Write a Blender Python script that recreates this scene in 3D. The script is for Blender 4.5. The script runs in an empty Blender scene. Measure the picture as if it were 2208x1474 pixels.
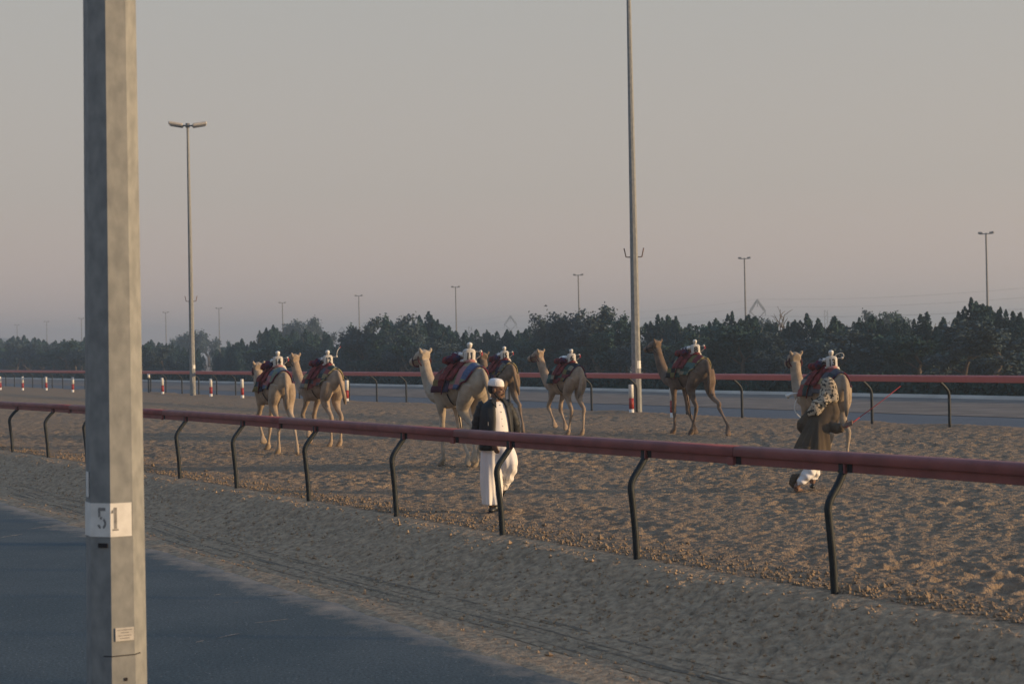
import bpy, math, random
import numpy as np
from mathutils import Vector, Matrix
from mathutils.bvhtree import BVHTree

random.seed(7)
sc = bpy.context.scene
col = sc.collection
R = math.radians

# ------------------------------------------------------------------ camera
CAM = Vector((0.0, 0.0, 2.12))
ROLL, PITCH, LENS = R(1.17), math.atan(15 / 3373), 55.0
_F = Vector((0, math.cos(PITCH), math.sin(PITCH)))
_R0, _U0 = Vector((1, 0, 0)), Vector((0, -math.sin(PITCH), math.cos(PITCH)))
_R = _R0 * math.cos(ROLL) - _U0 * math.sin(ROLL)
_U = _U0 * math.cos(ROLL) + _R0 * math.sin(ROLL)
cam = bpy.data.cameras.new('camera')
cam.lens, cam.sensor_width, cam.sensor_fit = LENS, 36.0, 'HORIZONTAL'
cam.clip_start, cam.clip_end = 0.1, 6000
cam.dof.use_dof, cam.dof.focus_distance, cam.dof.aperture_fstop = True, 26.0, 4.0
camo = bpy.data.objects.new('camera', cam)
camo.matrix_world = Matrix(((_R.x, _U.x, -_F.x, CAM.x), (_R.y, _U.y, -_F.y, CAM.y), (_R.z, _U.z, -_F.z, CAM.z), (0, 0, 0, 1)))
col.objects.link(camo)
sc.camera = camo

# ------------------------------------------------------------------ light
SUN_EL = R(8.0)
SUN_AZ = (0.982, -0.19)                      # horizontal direction towards the sun: right, a little behind the camera
_n = math.hypot(*SUN_AZ)
SUN = Vector((SUN_AZ[0] / _n * math.cos(SUN_EL), SUN_AZ[1] / _n * math.cos(SUN_EL), math.sin(SUN_EL)))
sun = bpy.data.lights.new('sun', 'SUN')
sun.energy, sun.angle, sun.color = 4.5, R(2.0), (1.0, 0.68, 0.36)
suno = bpy.data.objects.new('sun', sun)
suno.rotation_euler = SUN.to_track_quat('Z', 'Y').to_euler()
col.objects.link(suno)
world = bpy.data.worlds.new('World')
sc.world = world
world.use_nodes = True
wn, wl = world.node_tree.nodes, world.node_tree.links
wn.clear()
sky = wn.new('ShaderNodeTexSky')
sky.sky_type = 'NISHITA'
sky.sun_disc = False
sky.sun_elevation = SUN_EL
sky.sun_rotation = math.atan2(SUN.x, SUN.y)
sky.altitude, sky.air_density, sky.dust_density, sky.ozone_density = 0, 1.0, 6.0, 1.0
hs = wn.new('ShaderNodeHueSaturation')
hs.inputs['Saturation'].default_value = 0.55
mixw = wn.new('ShaderNodeMix'); mixw.data_type = 'RGBA'
# dusty air evens the sky out: blend the clear-sky model with a pale dust veil that thins towards the zenith, the same all round
tc = wn.new('ShaderNodeTexCoord')
sep = wn.new('ShaderNodeSeparateXYZ')
rampw = wn.new('ShaderNodeValToRGB')
E_ = rampw.color_ramp.elements
E_[0].position, E_[0].color = 0.0, (7.6, 5.8, 5.0, 1)
E_[1].position, E_[1].color = 1.0, (1.9, 3.7, 7.0, 1)
for p_, c_ in ((0.03, (7.4, 5.75, 4.9, 1)), (0.1, (6.1, 5.35, 4.7, 1)), (0.22, (5.45, 5.2, 4.8, 1)), (0.42, (3.2, 4.6, 6.4, 1))):
    e_ = E_.new(p_); e_.color = c_
bg = wn.new('ShaderNodeBackground')
bg.inputs['Strength'].default_value = 0.075
wo = wn.new('ShaderNodeOutputWorld')
wl.new(tc.outputs['Generated'], sep.inputs[0]); wl.new(sep.outputs['Z'], rampw.inputs[0])
wl.new(sky.outputs[0], hs.inputs['Color'])
mixw.inputs[0].default_value = 0.75
wl.new(hs.outputs[0], mixw.inputs[6]); wl.new(rampw.outputs[0], mixw.inputs[7])
wl.new(mixw.outputs[2], bg.inputs['Color']); wl.new(bg.outputs[0], wo.inputs['Surface'])
vs = sc.view_settings
vs.view_transform, vs.look, vs.exposure, vs.gamma = 'Standard', 'None', 0.45, 1.0
vs.use_curve_mapping = False
sc.cycles.max_bounces = 6
sc.cycles.volume_bounces = 0
sc.cycles.transparent_max_bounces = 6

# ------------------------------------------------------------------ track frame: s along the rails (away, left), t across (towards the far side)
TA = R(31.3)
US = Vector((-math.sin(TA), math.cos(TA), 0))
VT = Vector((math.cos(TA), math.sin(TA), 0))
def ST(s, t, z=0.0): return US * s + VT * t + Vector((0, 0, z))
def near_t(s): return 9.22 - 0.00136 * max(0.0, s - 20) ** 2
def near_z(s): return float(np.interp(s, [8, 10, 15, 26, 37], [1.19, 1.18, 1.155, 1.155, 1.125]))
def far_t(s): return float(np.interp(s, [27, 45, 120], [28.5, 29.2, 29.4]))
def ground_at(px, py, z=0.0):               # world point on level z that the photo shows at this pixel
    d = _F * 3373.33 + _R * (px - 1104) - _U * (py - 737)
    return CAM + d * ((z - CAM.z) / d.z)
def at_depth(px, py, Z):
    d = _F * 3373.33 + _R * (px - 1104) - _U * (py - 737)
    return CAM + d * (Z / d.y)

# ------------------------------------------------------------------ object helpers
def tag(o, label=None, cat=None, group=None, kind=None):
    if label: o['label'] = label
    if cat: o['category'] = cat
    if group: o['group'] = group
    if kind: o['kind'] = kind
    return o
def empty(name, loc=(0, 0, 0), rz=0.0, scale=1.0):
    o = bpy.data.objects.new(name, None)
    o.empty_display_size = 0.2
    o.location, o.rotation_euler.z, o.scale = loc, rz, (scale,) * 3
    col.objects.link(o)
    return o
def link(name, me, parent=None, loc=None):
    o = bpy.data.objects.new(name, me)
    col.objects.link(o)
    if parent: o.parent = parent
    if loc is not None: o.location = loc
    return o
def copy_tree(o, parent=None):
    c = o.copy(); col.objects.link(c)
    if parent: c.parent = parent
    for ch in list(o.children): copy_tree(ch, c)
    return c

class MB:
    """collects shapes into one mesh"""
    def __init__(self): self.v, self.f, self.m, self.s = [], [], [], []
    def add(self, verts, faces, mi=0, smooth=True):
        b = len(self.v)
        self.v += [tuple(p) for p in verts]
        for f in faces:
            self.f.append(tuple(i + b for i in f)); self.m.append(mi); self.s.append(smooth)
        return self
    def box(self, c, d, rot=None, mi=0, bev=0.0):
        hx, hy, hz = d[0] / 2, d[1] / 2, d[2] / 2
        c = Vector(c); M = rot if rot is not None else Matrix.Identity(3)
        if bev <= 0:
            vs_ = [c + M @ Vector((x * hx, y * hy, z * hz)) for x in (-1, 1) for y in (-1, 1) for z in (-1, 1)]
            return self.add(vs_, [(0, 1, 3, 2), (4, 6, 7, 5), (0, 4, 5, 1), (2, 3, 7, 6), (0, 2, 6, 4), (1, 5, 7, 3)], mi, False)
        b = bev; vs_ = []; fs = []
        idx = {}
        for ax in range(3):
            for sg in (-1, 1):
                h = [hx, hy, hz]
                for i, (a, bb) in enumerate(((-1, -1), (1, -1), (1, 1), (-1, 1))):
                    p = [0, 0, 0]; o1, o2 = (ax + 1) % 3, (ax + 2) % 3
                    p[ax] = sg * h[ax]; p[o1] = a * (h[o1] - b); p[o2] = bb * (h[o2] - b)
                    idx[(ax, sg, a, bb)] = len(vs_); vs_.append(c + M @ Vector(p))
                q = [idx[(ax, sg, a, bb)] for a, bb in ((-1, -1), (1, -1), (1, 1), (-1, 1))]
                fs.append(tuple(q if sg > 0 else q[::-1]))
        def vid(ax, sx, sy, sz):
            sg = (sx, sy, sz); o1, o2 = (ax + 1) % 3, (ax + 2) % 3
            return idx[(ax, sg[ax], sg[o1], sg[o2])]
        for sx in (-1, 1):
            for sy in (-1, 1):
                for sz in (-1, 1):
                    fs.append((vid(0, sx, sy, sz), vid(1, sx, sy, sz), vid(2, sx, sy, sz)))
        for a in (-1, 1):
            for b2 in (-1, 1):
                fs.append((vid(0, a, b2, -1), vid(0, a, b2, 1), vid(1, a, b2, 1), vid(1, a, b2, -1)))
                fs.append((vid(1, -1, a, b2), vid(1, 1, a, b2), vid(2, 1, a, b2), vid(2, -1, a, b2)))
                fs.append((vid(0, a, -1, b2), vid(0, a, 1, b2), vid(2, a, 1, b2), vid(2, a, -1, b2)))
        return self.add(vs_, fs, mi, False)
    def tube(self, pts, rad, n=10, mi=0, caps=True, smooth=True, up=Vector((0, 0, 1)), phase=0.0):
        """rad: number or per-point number / (side, other) pair"""
        P = [Vector(p) for p in pts]
        rr = rad if isinstance(rad, (list, tuple)) else [rad] * len(P)
        vs_, fs = [], []
        prev = None
        for i, p in enumerate(P):
            t = (P[min(i + 1, len(P) - 1)] - P[max(i - 1, 0)]).normalized()
            if prev is None:
                sd = t.cross(up)
                if sd.length < 1e-3: sd = t.cross(Vector((0, 1, 0)))
                sd.normalize()
            else:
                sd = (prev - t * prev.dot(t)).normalized()
            prev = sd
            ot = sd.cross(t)
            a, b = rr[i] if isinstance(rr[i], (list, tuple)) else (rr[i], rr[i])
            for k in range(n):
                an = 2 * math.pi * k / n + phase
                vs_.append(p + sd * (a * math.cos(an)) + ot * (b * math.sin(an)))
        for i in range(len(P) - 1):
            for k in range(n):
                k2 = (k + 1) % n
                fs.append((i * n + k, i * n + k2, (i + 1) * n + k2, (i + 1) * n + k))
        if caps:
            fs.append(tuple(range(n))[::-1]); fs.append(tuple((len(P) - 1) * n + k for k in range(n)))
        return self.add(vs_, fs, mi, smooth)
    def ball(self, c, r, n=12, m=8, rot=None, mi=0):
        rx, ry, rz = r if isinstance(r, (tuple, list)) else (r, r, r)
        c = Vector(c); M = rot if rot is not None else Matrix.Identity(3)
        vs_ = [c + M @ Vector((0, 0, -rz))]
        for j in range(1, m):
            ph = -math.pi / 2 + math.pi * j / m
            for k in range(n):
                th = 2 * math.pi * k / n
                vs_.append(c + M @ Vector((rx * math.cos(ph) * math.cos(th), ry * math.cos(ph) * math.sin(th), rz * math.sin(ph))))
        vs_.append(c + M @ Vector((0, 0, rz)))
        fs = []
        for k in range(n): fs.append((0, 1 + (k + 1) % n, 1 + k))
        for j in range(m - 2):
            for k in range(n):
                a, b = 1 + j * n + k, 1 + j * n + (k + 1) % n
                fs.append((a, b, b + n, a + n))
        e = len(vs_) - 1
        for k in range(n): fs.append((e, 1 + (m - 2) * n + k, 1 + (m - 2) * n + (k + 1) % n))
        return self.add(vs_, fs, mi)
    def loft(self, rings, mi=0, caps=True, smooth=True, closed=True):
        n = len(rings[0]); vs_ = [p for r_ in rings for p in r_]; fs = []
        for i in range(len(rings) - 1):
            for k in range(n if closed else n - 1):
                k2 = (k + 1) % n
                fs.append((i * n + k, i * n + k2, (i + 1) * n + k2, (i + 1) * n + k))
        if caps and closed:
            fs.append(tuple(range(n))[::-1]); fs.append(tuple((len(rings) - 1) * n + k for k in range(n)))
        return self.add(vs_, fs, mi, smooth)
    def mesh(self, name, mats):
        me = bpy.data.meshes.new(name)
        me.from_pydata(self.v, [], self.f)
        for m_ in (mats if isinstance(mats, (list, tuple)) else [mats]): me.materials.append(m_)
        me.polygons.foreach_set('material_index', self.m)
        me.polygons.foreach_set('use_smooth', self.s)
        me.update()
        return me
    def build(self, name, mats, parent=None, loc=None):
        return link(name, self.mesh(name, mats), parent, loc)

def cr(pts, k=5):
    """Catmull-Rom through rows of numbers"""
    A = np.array(pts, float); out = []
    for i in range(len(A) - 1):
        p0, p1, p2, p3 = A[max(i - 1, 0)], A[i], A[i + 1], A[min(i + 2, len(A) - 1)]
        for j in range(k):
            u = j / k
            out.append(0.5 * ((2 * p1) + (-p0 + p2) * u + (2 * p0 - 5 * p1 + 4 * p2 - p3) * u * u + (-p0 + 3 * p1 - 3 * p2 + p3) * u ** 3))
    out.append(A[-1])
    return np.array(out)
def limb(mb, rows, n=12, k=4):
    """rows: x y z r"""
    A = cr(rows, k)
    mb.tube([r_[:3] for r_ in A], [max(0.008, float(r_[3])) for r_ in A], n)
def fuse(mb, name, voxel, mats, smooth=3, factor=0.5):
    """one continuous surface out of overlapping closed shapes"""
    me = bpy.data.meshes.new('raw'); me.from_pydata(mb.v, [], mb.f); me.update()
    o = bpy.data.objects.new('raw', me); col.objects.link(o)
    md = o.modifiers.new('r', 'REMESH'); md.mode = 'VOXEL'; md.voxel_size = voxel
    if smooth:
        m2 = o.modifiers.new('s', 'SMOOTH'); m2.iterations = smooth; m2.factor = factor
    dg = bpy.context.evaluated_depsgraph_get()
    out = bpy.data.meshes.new_from_object(o.evaluated_get(dg))
    bpy.data.objects.remove(o); bpy.data.meshes.remove(me)
    out.name = name
    out.materials.clear()
    for m_ in (mats if isinstance(mats, (list, tuple)) else [mats]): out.materials.append(m_)
    out.polygons.foreach_set('use_smooth', [True] * len(out.polygons))
    return out
def coords(me):
    a = np.empty(len(me.vertices) * 3, np.float32); me.vertices.foreach_get('co', a); return a.reshape(-1, 3)
def set_coords(me, a):
    me.vertices.foreach_set('co', np.ascontiguousarray(a, np.float32).ravel()); me.update()
def np_mesh(name, V, Fq, mats, smooth=True):
    """quads from numpy"""
    me = bpy.data.meshes.new(name)
    V = np.ascontiguousarray(V, np.float32); Fq = np.ascontiguousarray(Fq, np.int32)
    me.vertices.add(len(V)); me.vertices.foreach_set('co', V.ravel())
    me.loops.add(Fq.size); me.loops.foreach_set('vertex_index', Fq.ravel())
    me.polygons.add(len(Fq)); k = Fq.shape[1]
    me.polygons.foreach_set('loop_start', np.arange(len(Fq), dtype=np.int32) * k)
    me.polygons.foreach_set('loop_total', np.full(len(Fq), k, np.int32))
    me.polygons.foreach_set('use_smooth', np.full(len(Fq), smooth, bool))
    for m_ in (mats if isinstance(mats, (list, tuple)) else [mats]): me.materials.append(m_)
    me.update(calc_edges=True)
    return me
def _hash(ix, iy, sd):
    h = (ix.astype(np.int64) * 374761393 + iy.astype(np.int64) * 668265263 + sd * 1442695041) & 0xffffffff
    h = ((h ^ (h >> 13)) * 1274126177) & 0xffffffff
    h = (h ^ (h >> 16)) & 0xffffff
    return h.astype(np.float64) / 0xffffff
def vn(x, y, sd=0):
    """value noise, -1..1"""
    ix, iy = np.floor(x), np.floor(y); fx, fy = x - ix, y - iy
    fx, fy = fx * fx * (3 - 2 * fx), fy * fy * (3 - 2 * fy)
    ix, iy = ix.astype(np.int64), iy.astype(np.int64)
    a, b, c, d = _hash(ix, iy, sd), _hash(ix + 1, iy, sd), _hash(ix, iy + 1, sd), _hash(ix + 1, iy + 1, sd)
    return 2 * (a + (b - a) * fx + (c - a) * fy + (a - b - c + d) * fx * fy) - 1

# ------------------------------------------------------------------ materials
def mat(name, c1, c2=None, scale=8.0, rough=0.85, bump=0.0, bscale=60.0, detail=4.0, stretch=(1, 1, 1), metal=0.0, spec=0.3, bdist=0.01, contrast=(0.35, 0.65), attr=None, sheen=0.0):
    m = bpy.data.materials.new(name); m.use_nodes = True
    nt = m.node_tree; N, L = nt.nodes, nt.links
    b = N['Principled BSDF']
    b.inputs['Roughness'].default_value = rough
    b.inputs['Metallic'].default_value = metal
    b.inputs['Specular IOR Level'].default_value = spec
    if sheen: b.inputs['Sheen Weight'].default_value = sheen
    t = N.new('ShaderNodeTexCoord'); mp = N.new('ShaderNodeMapping')
    mp.inputs['Scale'].default_value = stretch
    L.new(t.outputs['Object'], mp.inputs[0])
    nz = N.new('ShaderNodeTexNoise'); nz.inputs['Scale'].default_value = scale; nz.inputs['Detail'].default_value = detail
    L.new(mp.outputs[0], nz.inputs['Vector'])
    rp = N.new('ShaderNodeValToRGB')
    rp.color_ramp.elements[0].position, rp.color_ramp.elements[1].position = contrast
    c2 = c2 or tuple(x * 0.8 for x in c1)
    rp.color_ramp.elements[0].color, rp.color_ramp.elements[1].color = (*c2, 1), (*c1, 1)
    L.new(nz.outputs[0], rp.inputs[0])
    out = rp.outputs[0]
    if attr:
        at = N.new('ShaderNodeAttribute'); at.attribute_name = attr
        mx = N.new('ShaderNodeMix'); mx.data_type = 'RGBA'; mx.blend_type = 'MULTIPLY'; mx.inputs[0].default_value = 1
        L.new(at.outputs['Color'], mx.inputs[6]); L.new(rp.outputs[0], mx.inputs[7]); out = mx.outputs[2]
    L.new(out, b.inputs['Base Color'])
    if bump:
        n2 = N.new('ShaderNodeTexNoise'); n2.inputs['Scale'].default_value = bscale; n2.inputs['Detail'].default_value = 5
        L.new(mp.outputs[0], n2.inputs['Vector'])
        bp = N.new('ShaderNodeBump'); bp.inputs['Strength'].default_value = bump; bp.inputs['Distance'].default_value = bdist
        L.new(n2.outputs[0], bp.inputs['Height']); L.new(bp.outputs[0], b.inputs['Normal'])
    return m

M = {}
M['sand'] = mat('track_sand', (0.295, 0.215, 0.142), (0.20, 0.146, 0.10), 9.0, 0.95, 1.0, 34, 10, bdist=0.03, spec=0.1)
M['bank'] = mat('bank_sand', (0.475, 0.335, 0.214), (0.245, 0.174, 0.113), 12.0, 0.95, 1.0, 24, 12, stretch=(1, 1, 1), bdist=0.03, contrast=(0.33, 0.67), spec=0.1)
M['ground'] = mat('desert_ground', (0.36, 0.28, 0.21), (0.28, 0.22, 0.165), 0.08, 0.95, 0.4, 3, spec=0.1)
M['verge'] = mat('gravel_verge', (0.205, 0.175, 0.15), (0.135, 0.118, 0.105), 0.8, 0.95, 0.5, 6, 8, spec=0.1)
M['kerb'] = mat('pale_kerb', (0.52, 0.45, 0.37), (0.4, 0.34, 0.28), 0.6, 0.9, spec=0.1)
M['hill'] = mat('hill_rock', (0.28, 0.24, 0.21), (0.22, 0.19, 0.17), 0.01, 0.95)
M['pole'] = mat('weathered_steel', (0.255, 0.258, 0.248), (0.185, 0.19, 0.188), 14, 0.72, 0.12, 30, 9, stretch=(1, 1, 0.6), spec=0.25)
M['white'] = mat('white_plate', (0.72, 0.70, 0.66), (0.62, 0.60, 0.56), 14, 0.6)
M['dataplate'] = mat('dusty_plate', (0.50, 0.47, 0.43), (0.40, 0.38, 0.35), 20, 0.7)
M['stencil'] = mat('stencil_ink', (0.10, 0.10, 0.10), (0.26, 0.25, 0.24), 22, 0.8, contrast=(0.45, 0.75))
M['black'] = mat('black_paint', (0.011, 0.015, 0.018), (0.017, 0.022, 0.026), 9, 0.55, spec=0.25)
M['blackm'] = mat('black_plastic', (0.02, 0.02, 0.02), (0.03, 0.03, 0.03), 9, 0.6)
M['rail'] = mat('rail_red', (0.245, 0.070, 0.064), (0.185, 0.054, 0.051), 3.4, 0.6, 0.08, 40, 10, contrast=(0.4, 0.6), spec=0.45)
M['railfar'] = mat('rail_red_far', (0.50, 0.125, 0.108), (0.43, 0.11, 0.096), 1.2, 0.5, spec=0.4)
M['dark'] = mat('dark_slot', (0.022, 0.018, 0.02))
M['red'] = mat('bollard_red', (0.33, 0.03, 0.025), (0.25, 0.03, 0.025), 9, 0.5)
M['lamp'] = mat('lamp_housing', (0.45, 0.42, 0.38), (0.35, 0.33, 0.3), 6, 0.5)
M['glass'] = mat('lamp_glass', (0.25, 0.25, 0.25), rough=0.2, spec=0.6)
M['steel'] = mat('lattice_steel', (0.17, 0.16, 0.15), rough=0.6)
M['rust'] = mat('rusty_bracket', (0.16, 0.09, 0.06), (0.1, 0.065, 0.05), 12, 0.8)
def two_sided_leaf(name, c1, c2):
    m = mat(name, c1, c2, 0.9, 0.75, spec=0.15, contrast=(0.3, 0.7))
    return m
M['leaf_dark'] = two_sided_leaf('leaf_dark', (0.022, 0.056, 0.056), (0.015, 0.039, 0.041))
M['leaf_mid'] = two_sided_leaf('leaf_mid', (0.034, 0.074, 0.060), (0.020, 0.048, 0.044))
M['leaf_grey'] = two_sided_leaf('leaf_grey', (0.054, 0.082, 0.088), (0.040, 0.062, 0.068))
M['hedge'] = two_sided_leaf('leaf_hedge', (0.024, 0.056, 0.046), (0.016, 0.038, 0.034))
M['bark'] = mat('bark', (0.13, 0.10, 0.075), (0.08, 0.065, 0.05), 6, 0.9)
# asphalt: grey, dusty patches, pale chips
def asphalt(name, base, dust, speck=0.5, edge=0):
    m = bpy.data.materials.new(name); m.use_nodes = True
    N, L = m.node_tree.nodes, m.node_tree.links
    b = N['Principled BSDF']; b.inputs['Roughness'].default_value = 0.8; b.inputs['Specular IOR Level'].default_value = 0.3
    t = N.new('ShaderNodeTexCoord')
    n1 = N.new('ShaderNodeTexNoise'); n1.inputs['Scale'].default_value = 0.5; n1.inputs['Detail'].default_value = 10; n1.inputs['Roughness'].default_value = 0.65
    n2 = N.new('ShaderNodeTexNoise'); n2.inputs['Scale'].default_value = 38; n2.inputs['Detail'].default_value = 3
    vo = N.new('ShaderNodeTexVoronoi'); vo.inputs['Scale'].default_value = 15
    for n_ in (n1, n2, vo): L.new(t.outputs['Object'], n_.inputs['Vector'])
    r1 = N.new('ShaderNodeValToRGB'); r1.color_ramp.elements[0].position = 0.38; r1.color_ramp.elements[1].position = 0.72
    r1.color_ramp.elements[0].color = (*base, 1); r1.color_ramp.elements[1].color = (*dust, 1)
    L.new(n1.outputs[0], r1.inputs[0])
    r2 = N.new('ShaderNodeValToRGB'); r2.color_ramp.elements[0].position = 0.3; r2.color_ramp.elements[1].position = 0.72
    r2.color_ramp.elements[0].color = (0.55, 0.55, 0.55, 1); r2.color_ramp.elements[1].color = (1.45, 1.45, 1.45, 1)
    L.new(n2.outputs[0], r2.inputs[0])
    mx = N.new('ShaderNodeMix'); mx.data_type = 'RGBA'; mx.blend_type = 'MULTIPLY'; mx.inputs[0].default_value = 1
    L.new(r1.outputs[0], mx.inputs[6]); L.new(r2.outputs[0], mx.inputs[7])
    r3 = N.new('ShaderNodeValToRGB'); r3.color_ramp.elements[0].position = 0.07; r3.color_ramp.elements[1].position = 0.12
    r3.color_ramp.elements[0].color = (speck,) * 3 + (1,); r3.color_ramp.elements[1].color = (0, 0, 0, 1)
    L.new(vo.outputs['Distance'], r3.inputs[0])
    m2 = N.new('ShaderNodeMix'); m2.data_type = 'RGBA'
    m2.inputs[7].default_value = (0.36, 0.34, 0.31, 1)
    L.new(r3.outputs[0], m2.inputs[0]); L.new(mx.outputs[2], m2.inputs[6]); L.new(m2.outputs[2], b.inputs['Base Color'])
    bp = N.new('ShaderNodeBump'); bp.inputs['Strength'].default_value = 0.6; bp.inputs['Distance'].default_value = 0.006
    L.new(n2.outputs[0], bp.inputs['Height']); L.new(bp.outputs[0], b.inputs['Normal'])
    if edge:                                  # sand blown over the asphalt along its edge
        dt = N.new('ShaderNodeVectorMath'); dt.operation = 'DOT_PRODUCT'; dt.inputs[1].default_value = (math.cos(TA0), math.sin(TA0), 0)
        L.new(t.outputs['Object'], dt.inputs[0])
        n3 = N.new('ShaderNodeTexNoise'); n3.inputs['Scale'].default_value = 2.2; n3.inputs['Detail'].default_value = 9; n3.inputs['Roughness'].default_value = 0.72
        L.new(t.outputs['Object'], n3.inputs['Vector'])
        ma = N.new('ShaderNodeMath'); ma.operation = 'MULTIPLY_ADD'; ma.inputs[1].default_value = 1.5
        L.new(n3.outputs[0], ma.inputs[0]); L.new(dt.outputs['Value'], ma.inputs[2])
        mr = N.new('ShaderNodeMapRange'); mr.inputs['From Min'].default_value = edge + 0.45; mr.inputs['From Max'].default_value = edge + 1.0; mr.inputs['To Max'].default_value = 0.92
        L.new(ma.outputs[0], mr.inputs['Value'])
        m3 = N.new('ShaderNodeMix'); m3.data_type = 'RGBA'; m3.inputs[7].default_value = (0.33, 0.265, 0.20, 1)
        L.new(mr.outputs[0], m3.inputs[0]); L.new(m2.outputs[2], m3.inputs[6]); L.new(m3.outputs[2], b.inputs['Base Color'])
    return m
TA0 = R(31.3)
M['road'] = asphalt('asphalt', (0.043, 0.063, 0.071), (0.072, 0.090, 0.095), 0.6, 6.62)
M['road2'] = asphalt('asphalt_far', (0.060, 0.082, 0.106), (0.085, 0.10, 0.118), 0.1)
M['mark'] = mat('pressed_sand_shade', (0.25, 0.19, 0.132), (0.17, 0.13, 0.095), 16, 0.95, 0.8, 40, 6, spec=0.1)  # pressed sand in the tyre marks, coloured darker to stand in for groove shade
M['scrape'] = mat('pale_scrape', (0.3, 0.26, 0.21), (0.13, 0.12, 0.11), 18, 0.9, contrast=(0.4, 0.6))
# ------------------------------------------------------------------ setting: ground, roads, bank, track
def st_sheet(name, s0, s1, t0, t1, z, m, ns=1, nt_=1, zf=None):
    mb = MB()
    vs_ = [ST(s0 + (s1 - s0) * i / ns, t0 + (t1 - t0) * j / nt_, z) for i in range(ns + 1) for j in range(nt_ + 1)]
    fs = [(i * (nt_ + 1) + j, (i + 1) * (nt_ + 1) + j, (i + 1) * (nt_ + 1) + j + 1, i * (nt_ + 1) + j + 1) for i in range(ns) for j in range(nt_)]
    mb.add(vs_, fs)
    return tag(mb.build(name, m), kind='structure')
mb = MB()
vs_ = [ST(s, t, z) for s in (-280, 1280) for t, z in ((-180, -0.62), (8.6, -0.62), (8.9, -0.14), (1180, -0.14))]
mb.add(vs_, [(0, 4, 5, 1), (1, 5, 6, 2), (2, 6, 7, 3)], 0, False)
tag(mb.build('ground', M['ground']), kind='structure')
road = st_sheet('road', -60, 320, -6.0, 7.9, -0.45, M['road'])
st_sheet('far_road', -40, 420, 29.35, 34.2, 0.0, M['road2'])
st_sheet('verge', -40, 420, 33.2, 42.9, 0.012, M['verge'])
mb = MB()
A = []
for s in np.arange(-40, 420, 1.5):
    w = 42.75 + 0.12 * vn(np.array([s * 0.2]), np.array([3.0]), 4)[0] - 0.00010 * max(0, s - 60) ** 2
    A.append([ST(s, w, -0.02), ST(s, w + 0.12, 0.10), ST(s, w + 0.32, 0.13), ST(s, w + 0.55, -0.02)])
mb.loft(A, closed=False, caps=False)
tag(mb.build('kerb', M['kerb']), kind='structure')

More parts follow.
